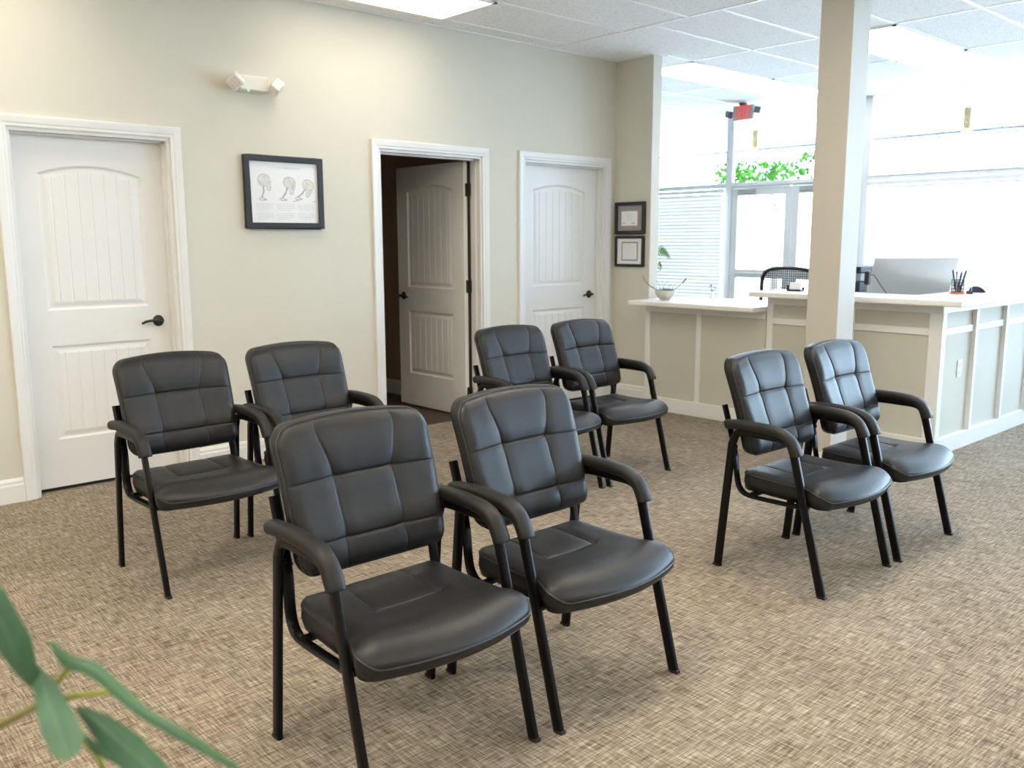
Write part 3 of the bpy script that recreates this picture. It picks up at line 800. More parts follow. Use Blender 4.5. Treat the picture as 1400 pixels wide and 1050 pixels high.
def make_chair(label):
    t = thing('guest_chair', label, 'chair', (0, 0, 0), 0, 'guest chairs in the waiting area')
    # backrest
    A = alines((.40, -.40)); Bv = sorted(set([round(i/40, 4) for i in range(41)] + [round(q+d, 4) for q in (.62, .22) for d in (-.03, -.016, -.008, -.004, .004, .008, .016, .03)] + [.004, .012, .02, .98, .988, .996]))
    b, fr = cushion(Pbf, Pbb, A, Bv)
    br = b.build('backrest', leather_m, t, smooth='all')
    MB().tube([fr[i] for i in range(0, len(fr), 2)], .0042, 8, closed=True, ref=(0, 1, 0)).build('piping', pipe_m, br, smooth='all')
    # seat
    A = alines((.42, -.42), 40); Bv = sorted(set([round(i/40, 4) for i in range(41)] + [round(.44+d, 4) for d in (-.03, -.016, -.008, -.004, .004, .008, .016, .03)] + [.004, .012, .02, .98, .988, .996]))
    b, fr = cushion(Psf, Psb, A, Bv, .006)
    st = b.build('seat', leather_m, t, smooth='all')
    MB().tube([fr[i] for i in range(0, len(fr), 2)], .0042, 8, closed=True).build('piping', pipe_m, st, smooth='all')
    hx = .272
    for s in (-1, 1):
        x = s*hx
        # flattened tube: wide front-to-back
        rl = [(x, .250, .0), (x, .222, .30), (x, .196, .560), (x, .180, .598)]
        MB().tube(rl, [(.0105, .0185)]*3 + [(.0105, .016)], 14, ref=(0, 1, 0), power=3.2).build('leg', frame_m, t, smooth=True)
        fl = [(x, -.250, .0), (x, -.172, .29), (x, -.102, .550), (x, -.084, .590)]
        MB().tube(fl, [(.0105, .0185)]*3 + [(.0105, .016)], 14, ref=(0, 1, 0), power=3.2).build('leg', frame_m, t, smooth=True)
        ar = smooth_path([(x, .190, .575), (x, .176, .603), (x, .140, .617), (x, .02, .617), (x, -.042, .615), (x, -.074, .602), (x, -.094, .570)], 4)
        MB().tube(ar, (.016, .0105), 14, ref=(1, 0, 0), power=3.2).build('arm_rail', frame_m, t, smooth=True)
        pad = smooth_path([(x, .222, .640), (x, .212, .642), (x, .14, .648), (x, .03, .646), (x, -.035, .638), (x, -.080, .615), (x, -.107, .574), (x, -.113, .556)], 5)
        n = len(pad); rad = []
        for i in range(n):
            e = min(i, n-1-i); f = ([.45, .80, .95] if i < n/2 else [.93, 1.0, 1.0])[e] if e < 3 else 1.0
            rad.append((.0205*f, .0265*f))
        MB().tube(pad, rad, 20, ref=(1, 0, 0), power=2.6).build('armrest', arm_m, t, smooth='all')
        # flat support bar: up behind the back, down, round and forward under the seat
        sb = smooth_path([(s*.243, .262, .715), (s*.243, .225, .60), (s*.246, .195, .50), (s*.250, .182, .42), (s*.252, .165, .370), (s*.254, .125, .345), (s*.256, .03, .343), (s*.258, -.10, .347), (s*.260, -.165, .350)], 5)
        MB().tube(sb, (.0075, .0165), 12, ref=(1, 0, 0), power=3.0).build('support_bar', frame_m, t, smooth=True)
        MB().tube([(s*.250, .19, .545), (s*.270, .195, .545)], .009, 10).build('bracket', frame_m, t)
        MB().tube([(s*.254, -.152, .350), (s*.270, -.152, .352)], .011, 10).build('bracket', frame_m, t)
    for y, z in ((-.12, .352), (.10, .350)):
        MB().tube([(-.256, y, z), (.256, y, z)], (.012, .012), 10).build('cross_bar', frame_m, t, smooth=True)
    for s in (-1, 1):
        for y in (.252, -.252):
            MB().box(s*hx-.0104, y-.0182, 0, s*hx+.0104, y+.0182, .012).build('foot_cap', black_m, t, bevel=.003)
    return t

chairs = [
 ('black leather guest chair nearest the viewer, left of the front pair', 1.362, 1.962, -.015),
 ('black leather guest chair touching the right arm of the nearest chair', 1.982, 1.938, .005),
 ('black leather guest chair standing before the closed door at far left', 1.526, 3.706, .02),
 ('black leather guest chair behind the nearest chair, below the framed head drawings', 2.130, 3.694, .02),
 ('black leather guest chair in front of the open door, mostly behind another chair', 3.468, 3.600, 0),
 ('black leather guest chair before the farthest closed door, beside the low counter', 4.068, 3.590, 0),
 ('black leather guest chair in front of the column, left of the right-hand pair', 3.455, 1.912, -.02),
 ('black leather guest chair furthest right, before the raised counter corner', 4.087, 1.900, 0),
]
def children_of(o): return [c for c in bpy.data.objects if c.parent == o]
proto = make_chair(chairs[0][0])
kids = [(k, children_of(k)) for k in children_of(proto)]
for i, (lab, x, y, rz) in enumerate(chairs):
    if i == 0: r = proto
    else:
        r = proto.copy(); C.objects.link(r); r['label'] = lab
        for k, subs in kids:
            c = k.copy(); C.objects.link(c); c.parent = r
            for g_ in subs:
                d = g_.copy(); C.objects.link(d); d.parent = c
    r.location = (x, y, 0); r.rotation_euler = (0, 0, rz)

# ------------------------------------------------------------------ wall pieces
def rect_frame(b, hx, hz, w, y0, y1):
    b.box(-hx, y0, -hz, -hx+w, y1, hz); b.box(hx-w, y0, -hz, hx, y1, hz); b.box(-hx+w, y0, hz-w, hx-w, y1, hz); b.box(-hx+w, y0, -hz, hx-w, y1, -hz+w)
# poster
t = thing('framed_poster', 'black framed poster of three drawn skull and neck profiles between two doors', 'picture', (2.87, Y0, 1.728))
b = MB(); rect_frame(b, .28, .229, .038, -.028, 0); b.build('frame', blackframe_m, t, bevel=.004)
MB().box(-.243, -.012, -.192, .243, -.002, .192).build('print', print_m, t)
def ellipse(cx, cz, rx, rz, n=28, a0=0, a1=2*math.pi):
    return [(cx+rx*math.cos(a0+(a1-a0)*i/n), cz+rz*math.sin(a0+(a1-a0)*i/n)) for i in range(n+1)]
def flat(b, poly, y=-.0132):
    n = len(poly); b.add([(u, y, v) for u, v in poly], [tuple(range(n))])
def stroke(b, pts, w, y=-.0138):
    for (x0, z0), (x1, z1) in zip(pts[:-1], pts[1:]):
        d = Vector((x1-x0, z1-z0)); 
        if d.length < 1e-6: continue
        nrm = Vector((-d.y, d.x)).normalized()*w/2
        b.add([(x0-nrm.x, y, z0-nrm.y), (x1-nrm.x, y, z1-nrm.y), (x1+nrm.x, y, z1+nrm.y), (x0+nrm.x, y, z0+nrm.y)], [(0, 1, 2, 3)])
for kx, (cx, cz, tilt) in enumerate(((-.142, .055, 0), (.03, .045, -.35), (.160, .035, -.65))):
    ct, st_ = math.cos(tilt), math.sin(tilt)
    def T(p): return (cx + p[0]*ct - p[1]*st_, cz + p[0]*st_ + p[1]*ct)
    def sc(pts): return [T(p) for p in pts]
    b = MB(); flat(b, sc(ellipse(0, .02, .043, .037)[:-1]))
    flat(b, sc([(.012, -.004), (.040, .0), (.046, -.022), (.040, -.046), (.022, -.044), (.012, -.02)]), -.0134)
    b.build('skull_shading', bone_m, t, recalc=False)
    b = MB(); stroke(b, sc(ellipse(0, .02, .043, .037, 24, .2, 5.0)), .0035)
    stroke(b, sc([(.042, .022), (.047, -.004), (.041, -.012), (.046, -.024), (.040, -.046), (.024, -.044), (.014, -.02)]), .003)
    stroke(b, sc(ellipse(.030, .004, .009, .008, 12)), .003)
    neck = [(-.006, -.018), (-.004, -.045), (-.010, -.068), (-.018, -.085)]
    b2 = [T(p) for p in neck]; stroke(b, b2, .010)
    e = b2[-1]
    stroke(b, [(e[0]-.024, e[1]-.014), (e[0]+.002, e[1]-.002), (e[0]+.032, e[1]-.018), (e[0]-.016, e[1]-.020)], .005)
    b.build('skull_drawing', ink_m, t, recalc=False)
for x0, x1, z in ((-.115, -.06, .160), (-.05, -.02, .158), (.0, .11, .156)):
    x = x0; b = MB()
    while x < x1: stroke(b, [(x, z), (x+.007, z)], .011); x += .0105
    b.build('title_word', ink2_m, t, recalc=False)
for x0, x1 in ((-.20, -.085), (-.062, .068), (.09, .215)):
    b = MB()
    for r_ in range(9):
        z = -.075 - r_*.0115
        if r_ == 4: continue
        stroke(b, [(x0, z), (x1-(.03 if r_ in (3, 8) else 0), z)], .0045)
    b.build('text_column', ink2_m, t, recalc=False)
b = MB(); stroke(b, [(.055, -.055), (.105, -.042)], .004); stroke(b, [(.20, -.052), (.225, -.049)], .003); b.build('pencil_mark', ink_m, t, recalc=False)
# certificates on the end wall (x = 6.1, facing -x): local x along -y
def certificate(z, hx, hz, w, label, style):
    t = thing('framed_certificate', label, 'picture', (6.1, 5.163, z), -math.pi/2, 'framed certificates on the return wall')
    b = MB(); rect_frame(b, hx, hz, w, -.024, 0); b.build('frame', blackframe_m, t, bevel=.003)
    if style == 0:
        MB().box(-hx+w, -.010, -hz+w, hx-w, -.001, hz-w).build('mat_board', matgrey_m, t)
        MB().box(-.098, -.012, -.065, .082, -.0095, .060).build('certificate_sheet', paper_m, t)
        b = MB()
        for q in range(4): stroke(b, [(-.05+.01*q, .035-.016*q), (.045-.008*q, .035-.016*q)], .004, -.0126)
        b.build('text_lines', ink2_m, t, recalc=False)
        for a_, c_ in ((-.080, -.055), (.015, .060)):
            b = MB(); stroke(b, [(a_, -.045), (c_, -.045)], .008, -.0126); b.build('signature', ink_m, t, recalc=False)
    else:
        MB().box(-hx+w, -.010, -hz+w, hx-w, -.001, hz-w).build('mat_board', paper_m, t)
        b = MB(); rect_frame(b, .092, .082, .010, -.0125, -.009); b.build('fillet', matgreen_m, t)
        MB().box(-.082, -.0118, -.072, .082, -.0095, .072).build('certificate_sheet', print_m, t)
        b = MB()
        stroke(b, [(-.02, .05), (.02, .05)], .008, -.0126)
        for q in range(5): stroke(b, [(-.055, .025-.016*q), (.055, .025-.016*q)], .003, -.0126)
        b.build('text_lines', ink2_m, t, recalc=False)
certificate(1.609, .170, .138, .030, 'upper framed certificate with taupe mat on the return wall', 0)
certificate(1.322, .165, .132, .022, 'lower framed certificate with white mat on the return wall', 1)

# emergency light
t = thing('emergency_light', 'white twin-head emergency light high on the left wall', 'emergency light', (2.675, Y0, 2.383))
b = MB(); b.prism([(0, -.055), (-.062, -.045), (-.062, .040), (0, .055)], 'x', -.100, .098)
bd = b.build('housing', plastic_m, t, bevel=.008, seg=3)
MB().lathe([(0, 0), (.006, 0), (.005, -.004), (0, -.005)], (-.045, -.060, -.048), 12, 'y').build('indicator_light', led_m, t, smooth=True)
for s in (-1, 1):
    nn = Vector((-.42, -.78, -.46)).normalized() if s < 0 else Vector((.66, -.40, -.62)).normalized()
    ax = nn.cross(Vector((0, 0, 1))).normalized(); bx = ax.cross(nn).normalized()
    rl = math.radians(-42 if s < 0 else 30)
    ux = ax*math.cos(rl) + bx*math.sin(rl); uz = (-nn).cross(ux)*-1
    rot = Matrix((ux, -nn, uz)).transposed()
    c = Vector((s*.135, -.072, -.004 if s < 0 else -.012))
    b = MB(); b.obox(c, (.042, .030, .040), rot)
    hd = b.build('lamp_head', plastic_m, t, bevel=.009, seg=3)
    b = MB()
    for i in range(3):
        for j in range(3):
            b.obox(c + rot @ Vector(((i-1)*.022, -.031, (j-1)*.021)), (.0085, .003, .0085), rot)
    b.build('lens', mat('clear lamp lens %d' % s, (0.75, 0.74, 0.70), 0.15, vary=(90, .1)), hd, bevel=.002)
    MB().tube([(s*.09, -.03, 0), c], .012, 10).build('swivel', plastic_m, t, smooth=True)

# exit sign (faces -x); local x along -y
t = thing('exit_sign', 'red EXIT sign with two lamp heads hanging from the ceiling by the entrance', 'exit sign', (8.95, 5.945, 2.845), -math.pi/2)
MB().box(-.130, -.022, -.088, .130, .022, .072).build('housing', grey_m, t, bevel=.006)
b = MB(); y0, y1 = -.027, -.021
def lb(x0, z0, x1, z1): b.box(x0, y0, z0, x1, y1, z1)
zb, zt = -.076, .066; k_ = .013
lb(-.088, zb, -.075, zt)
for z in (zb, -.0115, zt-k_): lb(-.075, z, -.048, z+k_)
b.prism([(-.040, zb), (-.026, zb), (.016, zt), (.002, zt)], 'y', y0, y1); b.prism([(.002, zb), (.016, zb), (-.026, zt), (-.040, zt)], 'y', y0-.0005, y1)
lb(.029, zb, .042, zt)
lb(.072, zb, .085, zt-k_); lb(.055, zt-k_, .102, zt)
b.build('lettering', red_m, t)
MB().prism([(-.055, .105), (-.040, .072), (.030, .072), (.015, .105)], 'y', -.03, .03).build('ceiling_mount', mat('maroon mount', (.12, .05, .07), .5, vary=(20, .1)), t, bevel=.003)
for s in (-1, 1):
    rot = Matrix.Rotation(math.radians(14), 3, 'Y') @ Matrix.Rotation(math.radians(20*s), 3, 'Z')
    c = Vector((s*.188, -.01, -.012 if s < 0 else .005))
    MB().obox(c, (.036, .03, .037), rot).build('lamp_head', mat('dark grey lamp head %d' % s, (.07, .07, .085), .4, vary=(30, .1)), t, bevel=.006)
    MB().tube([(s*.12, 0, -.01), (s*.165, -.005, -.01)], .010, 8).build('swivel', grey_m, t)

# ------------------------------------------------------------------ counter objects
# succulent bowl
t = thing('succulent_bowl', 'beige bowl of succulents on the low countertop', 'potted plant', (5.95, 4.652, .925))
prof = [(.0, .0), (.038, .0), (.042, .003), (.062, .022), (.078, .048), (.086, .078), (.087, .082), (.082, .082), (.072, .060), (.0, .058)]
MB().lathe(prof, n=36).build('bowl', bowl_m, t, smooth=True)
MB().lathe([(0, .072), (.04, .073), (.078, .068), (.078, .06), (0, .06)], n=24).build('soil', soil_m, t, smooth=True)
rg = random.Random(11)
def rosette(b, c, n, L, w, tilt0):
    for q in range(n):
        a = q*2.399; k = q/n
        el = lerp(tilt0, 1.35, k); ln = L*lerp(1, .55, k)
        d = Vector((math.cos(a)*math.cos(el), math.sin(a)*math.cos(el), math.sin(el)))
        b.tube([c, c+d*ln*.5, c+d*ln*.85, c+d*ln], [(w*.5, w*.3), (w, w*.4), (w*.7, w*.3), (w*.12, w*.1)], 8)
for (x, y, n, L, w, tl) in ((.0, .005, 14, .042, .010, .35), (-.03, .03, 10, .03, .008, .5), (.02, -.035, 12, .034, .008, .5), (-.035, -.02, 10, .03, .007, .6), (.035, .03, 9, .028, .007, .6)):
    b = MB(); rosette(b, Vector((x, y, .07)), n, L, w, tl); b.build('succulent', succ_m, t, smooth='all')
def twig(pts, r, m, nm='stem'): return MB().tube(smooth_path(pts, 4), r, 6).build(nm, m, t, smooth='all')
s1 = twig([(-.03, .03, .07), (-.035, .09, .095), (-.035, .14, .115), (-.035, .185, .155), (-.035, .205, .185)], .004, stem_m)
b = MB()
for (y, z, r) in ((.10, .100, .009), (.145, .118, .010), (.175, .145, .012), (.195, .17, .013), (.205, .19, .010)):
    for q in range(4): 
        a = q*1.7+y*30; b.tube([(-.035, y, z), (-.035+.7*r*math.cos(a), y+1.3*r*math.sin(a), z+r*1.2)], [(.005, .003), (.002, .001)], 6)
b.build('shoot_leaves', yellowtip_m, s1, smooth='all')
s2 = twig([(.03, -.03, .07), (.03, -.09, .10), (.03, -.14, .135), (.03, -.185, .17), (.03, -.195, .19)], .0022, stem_m)
b = MB(); b.tube([(.03, -.155, .147), (.03, -.19, .185)], [(.006, .006), (.003, .003)], 8); b.build('bud', stem_m, s2, smooth='all')
for (x, y) in ((.0, -.02), (.02, .03), (-.02, .0), (.03, -.05), (.0, .05), (-.01, -.045)):
    twig([(x, y, .07), (x+rg.uniform(-.02, .02), y*1.4, .115), (x+rg.uniform(-.02, .02), y*2.0+rg.uniform(-.02, .02), .135+rg.uniform(0, .03))], .0018, sprig_m)

# sprig in a little white vase farther back
t = thing('bud_vase', 'tiny dark sprig in a white bud vase on the back of the low countertop', 'vase', (6.36, 4.475, .925))
MB().lathe([(0, 0), (.016, 0), (.020, .015), (.014, .04), (.007, .055), (.008, .062), (.005, .062), (.0, .05)], n=20).build('vase', white_m, t, smooth=True)
b = MB()
for (dx, dy, dz) in ((0, .03, .035), (0, .015, .05), (.01, -.015, .045), (0, -.035, .03), (-.01, .0, .055)):
    b.tube([(0, 0, .055), (dx*.5, dy*.5, .055+dz*.6), (dx, dy, .055+dz)], [(.0012, .0012), (.0015, .0015), (.001, .001)], 6)
    b.tube([(dx*.8, dy*.8, .05+dz), (dx, dy, .055+dz+.004), (dx*1.2, dy*1.3, .055+dz+.012)], [(.002, .001), (.008, .003), (.001, .001)], 6)
b.build('sprig', sprig_m, t, smooth='all')

# palm behind the end wall
t = thing('potted_palm', 'drooping green palm frond peeking from behind the return wall edge', 'potted plant', (6.62, 5.43, 0))
MB().lathe([(0, 0), (.13, 0), (.17, .34), (.18, .36), (.155, .36), (.15, .32), (0, .32)], n=28).build('pot', pot_m, t, smooth=True)
MB().lathe([(0, .325), (.148, .32), (.148, .31), (0, .31)], n=24).build('soil', soil_m, t)
def frond(path, n, L, nm):
    P = smooth_path(path, 6)
    b = MB(); b.tube(P, [(.006*(1-.7*i/len(P)),)*2 for i in range(len(P))], 6)
    m = len(P)
    for i in range(m//3, m):
        tdir = (P[min(i+1, m-1)]-P[max(i-1, 0)]).normalized()
        sd = tdir.cross(Vector((0, 0, 1))); sd = sd.normalized() if sd.length > 1e-3 else Vector((1, 0, 0))
        for s in (-1, 1):
            k = (i-m/3)/(m*2/3); ln = L*(.5+.8*math.sin(math.pi*min(1, k*.9+.08)))
            d = (sd*s*.45 + tdir*.35 + Vector((0, 0, -1.2))).normalized()
            p = P[i]; w = tdir*.0055
            b.add([p-w, p+d*ln*.4-w*1.2+Vector((0, 0, .004)), p+d*ln, p+d*ln*.4+w*1.2], [(0, 1, 2, 3)])
    return b.build(nm, fern_m, t, recalc=False, smooth='all')
frond([(0, 0, .32), (-.02, -.03, .8), (-.02, -.10, 1.20), (-.02, -.19, 1.355), (-.02, -.25, 1.35), (-.02, -.305, 1.29)], 8, .085, 'frond')
frond([(0, 0, .32), (-.01, -.04, .7), (-.02, -.12, 1.05), (-.02, -.195, 1.22), (-.02, -.22, 1.16)], 8, .05, 'frond')
frond([(0, 0, .32), (.04, .05, .9), (.10, .12, 1.3), (.22, .22, 1.42), (.35, .3, 1.3)], 8, .10, 'frond')
frond([(0, 0, .32), (-.04, .06, .8), (-.08, .16, 1.1), (-.12, .32, 1.2), (-.12, .42, 1.08)], 8, .10, 'frond')

# card holder
t = thing('card_holder', 'small black holder of white cards on the raised countertop left of the column', 'card holder', (6.0, 3.483, 1.042), math.radians(-90))
b = MB(); b.box(-.055, -.030, 0, .055, .030, .010); b.box(-.055, -.030, .010, -.050, .030, .045); b.box(-.055, .022, .010, .055, .030, .03); b.build('tray', black_m, t, bevel=.002)
b = MB(); b.obox((.002, .0, .036), (.046, .012, .026), Matrix.Rotation(math.radians(-12), 3, 'X')); b.build('cards', paper_m, t)

# all-in-one monitor
t = thing('computer_monitor', 'silver all-in-one monitor seen from behind on the reception desk', 'monitor', (6.75, 2.98, .745), 0)
bn = Vector((-.6, -.8, 0)); wd = Vector((.8, -.6, 0)); tl = math.radians(21)
upv = (Vector((0, 0, 1))*math.cos(tl) + bn*math.sin(tl)); nv = (bn*math.cos(tl) - Vector((0, 0, 1))*math.sin(tl))
c0 = Vector((0, 0, .30))
def MP(u, v, d): return c0 + wd*u + upv*v + nv*d
b = MB(); hw_, hh = .325, .255
nU, nV = 18, 14
def bulge(u, v): return .008 + .038*max(0, 1-(u/hw_)**2)*max(0, 1-(v/hh)**2)
us_ = [-hw_+2*hw_*i/nU for i in range(nU+1)]; vs_ = [-hh+2*hh*i/nV for i in range(nV+1)]
b.grid([[MP(u, v, bulge(u, v)) for u in us_] for v in vs_])
b.grid([[MP(u, v, 0) for u in reversed(us_)] for v in vs_])
ring = [(u, -hh) for u in us_] + [(hw_, v) for v in vs_[1:]] + [(u, hh) for u in reversed(us_[:-1])] + [(-hw_, v) for v in reversed(vs_[1:-1])]
n = len(ring)
b.add([MP(u, v, .008) for u, v in ring] + [MP(u, v, 0) for u, v in ring], [(i, (i+1) % n, (i+1) % n+n, i+n) for i in range(n)])
sh = b.build('monitor_shell', silver_m, t, smooth=True)
b = MB(); q = [MP(u, v, -.002) for u, v in ((-hw_+.01, -hh+.06), (hw_-.01, -hh+.06), (hw_-.01, hh-.01), (-hw_+.01, hh-.01))]; b.add(q, [(0, 1, 2, 3)]); b.build('screen', black_m, t, recalc=False)
ft = bn*.05
b = MB(); b.obox(ft + Vector((0, 0, .005)), (.10, .09, .005), Matrix(((.8, .6, 0), (-.6, .8, 0), (0, 0, 1)))); b.build('foot', silver_m, t, bevel=.003)
b = MB(); b.tube([ft*1.2 + Vector((0, 0, .01)), ft*1.6 + Vector((0, 0, .10)), MP(0, -.05, .035)], (.08, .006), 12, ref=tuple(bn), power=4).build('neck', silver_m, t, smooth=True)
# power brick with cable
t = thing('power_adapter', 'black power adapter with a thin cable beside the silver monitor', 'adapter', (6.37, 3.130, 1.042))
MB().box(-.022, -.030, .046, .012, .004, .140).build('adapter_brick', black_m, t, bevel=.005)
MB().box(-.018, -.028, .140, .008, .002, .152).build('plug', grey_m, t, bevel=.002)
MB().tube([(-.005, -.013, -.297), (-.005, -.013, .05)], .007, 8).build('holder', grey_m, t)
MB().tube(smooth_path([(-.01, -.03, .12), (-.02, -.07, .115), (-.02, -.12, .05), (-.02, -.17, -.01), (.0, -.19, -.05)], 6), .003, 8).build('cable', black_m, t, smooth='all')

# printer behind the column
t = thing('printer', 'black and grey printer partly hidden behind the column', 'printer', (7.2, 3.60, .745))
MB().box(-.20, -.11, .0, .22, .11, .25).build('body', grey_m, t, bevel=.01)
MB().box(-.21, -.113, .25, .22, .113, .33).build('paper_bay', black_m, t, bevel=.008)
MB().box(-.19, -.108, .335, .20, .108, .40).build('scanner_unit', grey_m, t, bevel=.008)
MB().box(-.21, -.115, .40, .22, .115, .455).build('lid', black_m, t, bevel=.01)
MB().box(-.30, -.09, .11, -.195, .09, .125).build('output_tray', black_m, t, bevel=.003)

# pen cup and pens
PX, PY, PZ = 6.47, 2.515, 1.042
t = thing('pen_cup', 'black mesh pen cup on a copper base at the raised counter corner', 'pen cup', (PX, PY, PZ))
MB().lathe([(0, 0), (.048, 0), (.048, .012), (0, .012)], n=28).build('base', copper_m, t, smooth=True)
b = MB()
for q in range(18):
    a = 2*math.pi*q/18
    b.tube([(.038*math.cos(a), .038*math.sin(a), .012), (.040*math.cos(a), .040*math.sin(a), .098)], .0016, 5)
for z in (.014, .035, .056, .077, .098): b.tube([(.039*math.cos(2*math.pi*q/24), .039*math.sin(2*math.pi*q/24), z) for q in range(24)], .0018, 5, closed=True)
b.build('wire_cup', black_m, t)
pens = [((0, .010), (.01, .045), .165, bluepen_m, 'navy pen leaning left in the pen cup'), ((.005, -.012), (.0, -.050), .162, black_m, 'black pen leaning right in the pen cup'),
        ((-.012, .0), (-.018, .006), .155, grey_m, 'grey pen upright in the pen cup'), ((.012, .004), (.022, -.012), .150, bluepen_m, 'short navy pen in the middle of the pen cup')]
for (b0, b1, L, m, lab) in pens:
    p0 = Vector((b0[0], b0[1], .014)); d = (Vector((b1[0], b1[1], L)) - p0)
    o = thing('pen', lab, 'pen', (PX, PY, PZ), 0, 'pens in the pen cup')
    MB().tube([p0, p0+d*.88], .0062, 8).build('barrel', m, o, smooth=True)
    MB().tube([p0+d*.88, p0+d], [(.0066, .0066), (.004, .004)], 8).build('cap', bluepen_m, o, smooth=True)
b = MB()
# binder clip
t = thing('binder_clip', 'binder clip with white wire arms beside the pen cup', 'binder clip', (6.51, 2.449, PZ), math.radians(-70))
MB().prism([(-.012, 0), (.012, 0), (.003, .022), (-.003, .022)], 'x', -.02, .02).build('clip_body', black_m, t, bevel=.001)
for s in (-1, 1):
    MB().tube([(-.010, s*.004, .020), (-.012, s*.014, .050), (0, s*.018, .062), (.012, s*.014, .050), (.010, s*.004, .020)], .0018, 6).build('wire_arm', white_m, t)
# dark domed desk item
t = thing('tape_dispenser', 'dark domed tape dispenser right of the pen cup', 'tape dispenser', (6.72, 2.482, PZ), math.radians(-66))
t.scale = (.8, .8, .85)
pf = [(-.06, 0), (.075, 0), (.075, .006), (.055, .028), (.030, .044), (.0, .052), (-.03, .050), (-.052, .040), (-.06, .02)]
MB().prism(pf, 'y', -.018, .018).build('body', black_m, t, bevel=.003)
MB().lathe([(.008, -.019), (.022, -.019), (.022, .019), (.008, .019)], (-.012, 0, .027), 20, 'y').build('tape_roll', bluepen_m, t)

# office chair behind the low counter
t = thing('office_chair', 'dark mesh-backed office chair behind the counter', 'office chair', (6.95, 4.075, 0))
sx = .05  # back plane on the -x side
arc = smooth_path([(-.05, .265, .72), (-.05, .262, .98), (-.055, .252, 1.09), (-.06, .20, 1.155), (-.06, .10, 1.175), (-.06, 0, 1.178), (-.06, -.10, 1.175), (-.06, -.20, 1.155), (-.055, -.252, 1.09), (-.05, -.262, .98), (-.05, -.265, .72)], 5)
MB().tube(arc, (.017, .020), 10, ref=(1, 0, 0)).build('back_frame', black_m, t, smooth=True)
MB().box(-.065, -.25, .70, -.04, .25, .74).build('lower_back_rail', black_m, t, bevel=.006)
b = MB()
for q in range(26):
    y = -.25 + q*.02; zt_ = 1.165 - max(0, abs(y)-.17)*1.0
    b.tube([(-.055, y, .73), (-.058, y, zt_)], .0035, 5)
for q in range(21):
    z = .75 + q*.02; b.tube([(-.054, -.252, z), (-.054, .252, z)], .0028, 5)
b.build('back_mesh', mesh_m, t)
MB().box(-.02, -.24, .44, .46, .24, .52).build('seat', mesh_m, t, bevel=.025, seg=3)
for s in (-1, 1):
    MB().tube([(.18, s*.22, .46), (.18, s*.27, .50), (.16, s*.27, .66)], .014, 8).build('arm_post', black_m, t, smooth=True)
    MB().box(-.06, s*.27-.035, .66, .22, s*.27+.035, .69).build('arm_pad', black_m, t, bevel=.01)
MB().tube([(-.05, 0, .72), (-.07, 0, .55), (.10, 0, .44)], (.03, .012), 10).build('back_bracket', black_m, t, smooth=True)
MB().tube([(.22, 0, .10), (.22, 0, .44)], .028, 14).build('gas_lift', grey_m, t, smooth=True)
for q in range(5):
    a = q*2*math.pi/5+.3
    e = Vector((.22+.30*math.cos(a), .30*math.sin(a), .075))
    lg = MB().tube([(.22, 0, .11), e], [(.026, .02), (.016, .013)], 8).build('base_leg', black_m, t)
    MB().lathe([(0, -.02), (.028, -.02), (.030, -.012), (.030, .012), (.028, .02), (0, .02)], (e.x, e.y, .030), 14, 'y').build('caster', black_m, lg)
    MB().tube([(e.x, e.y, .03), (e.x, e.y, .08)], .008, 6).build('caster_stem', grey_m, lg)

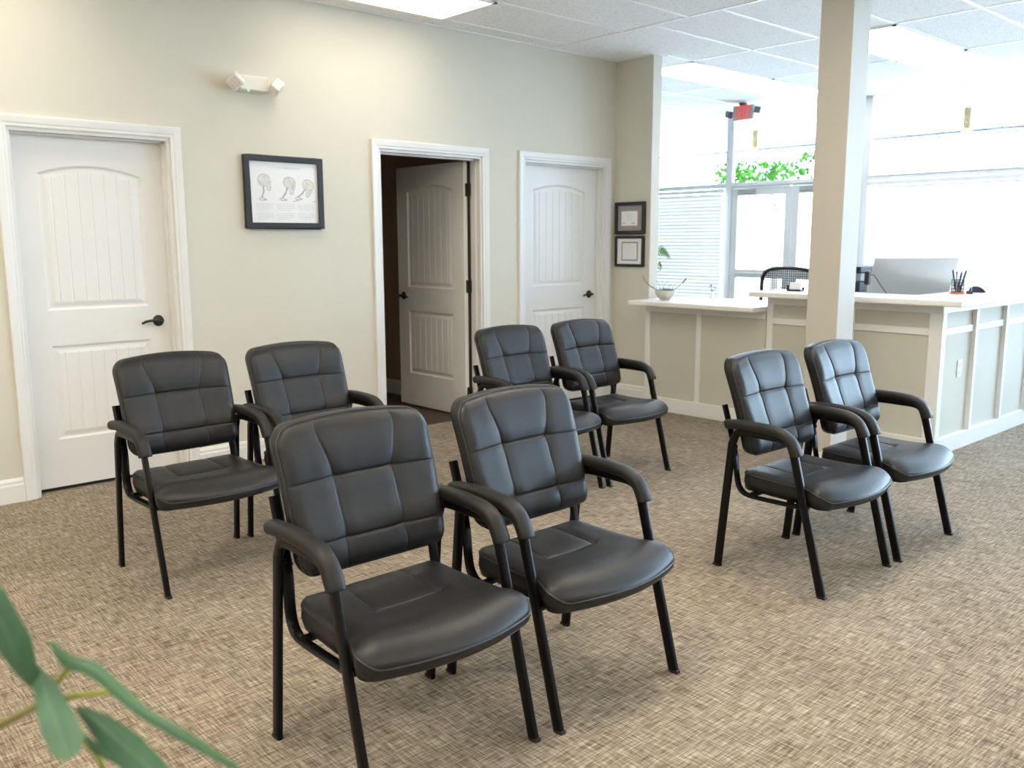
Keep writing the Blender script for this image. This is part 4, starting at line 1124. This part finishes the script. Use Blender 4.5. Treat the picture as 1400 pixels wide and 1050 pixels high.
# ------------------------------------------------------------------ foreground plant (near the viewer, its pot below the picture)
PB = Vector((0.06, 0.97, 0))
t = thing('potted_plant', 'leafy green plant in the near left corner, close to the viewer', 'potted plant', PB)
MB().lathe([(0, 0), (.12, 0), (.155, .30), (.165, .32), (.145, .32), (.14, .28), (0, .28)], n=32).build('pot', pot_m, t, smooth=True)
MB().lathe([(0, .285), (.138, .28), (.138, .27), (0, .27)], n=24).build('soil', soil_m, t)
def loc(ps): return [Vector(p)-PB for p in ps]
def leaf(ps, widths, wdir, nm='leaf', fold=.25):
    P = smooth_path(loc(ps), 6); m = len(P)
    wdir = Vector(wdir).normalized(); rows = []
    for i, p in enumerate(P):
        f = i/(m-1)*(len(widths)-1); k = min(int(f), len(widths)-2); w = lerp(widths[k], widths[k+1], f-k)
        tg = (P[min(i+1, m-1)]-P[max(i-1, 0)]).normalized()
        sd = (wdir - tg*wdir.dot(tg)).normalized(); nn = sd.cross(tg).normalized()
        rows.append([p + sd*w*u + nn*(fold*w*abs(u)**1.5) for u in (-1, -.6, -.2, 0, .2, .6, 1)])
    b = MB(); b.grid(rows)
    bk = [[q + Vector((0, 0, -.0006)) for q in reversed(r)] for r in rows]
    b.grid(bk)
    o = b.build(nm, leaf_m, t, smooth='all', recalc=False)
    MB().tube(P, [(.0007, .0007)]*m, 6).build('midrib', midrib_m, o)
    return o
rt = (.74, -.67, 0)
leaf([(0.153,.894,1.134),(0.163,.877,1.098),(0.172,.861,1.059),(0.181,.86,1.028),(0.189,.862,1.007)], [.004, .013, .0165, .010, .001], (.7, -.6, .35))
leaf([(0.186,.870,1.036),(0.192,.847,1.012),(0.192,.816,.996),(0.192,.786,.986),(0.192,.771,.982)], [.001, .011, .0145, .0135, .004], (.74, -.67, .1))
leaf([(0.208,.879,1.044),(0.215,.856,1.030),(0.231,.827,1.025),(0.251,.777,1.0),(0.275,.724,.984),(0.3,.683,.964)], [.001, .006, .0065, .005, .0045, .002], (.5, .3, .8))
leaf([(0.217,.846,.987),(0.228,.82,.977),(0.242,.789,.959),(0.259,.755,.938)], [.001, .010, .015, .010], (.7, .1, .6))
leaf([(0.218,.839,.963),(0.224,.818,.955),(0.233,.795,.949)], [.001, .004, .002], (.7, .1, .6))
def cane(ps, r, m, nm='stem'): return MB().tube(smooth_path(loc(ps), 6), r, 8).build(nm, m, t, smooth='all')
cane([(.06, .97, .28), (.065, 1.0, .60), (.10, .985, .86), (.135, .95, .935), (.166, .913, .960), (.195, .879, .985)], .0042, cane_m)
cane([(.08, .96, .28), (.13, .93, .55), (.20, .88, .80), (.235, .852, .906), (.226, .855, .943), (.214, .859, .976), (.205, .868, .985)], .0030, leafstem_m)
cane([(.195, .879, .985), (.198, .877, .988), (.209, .865, 1.009), (.218, .853, 1.027)], .0028, leafstem_m)
cane([(.198, .877, .986), (.203, .872, .989), (.224, .842, .998), (.240, .815, 1.006)], .0026, leafstem_m)
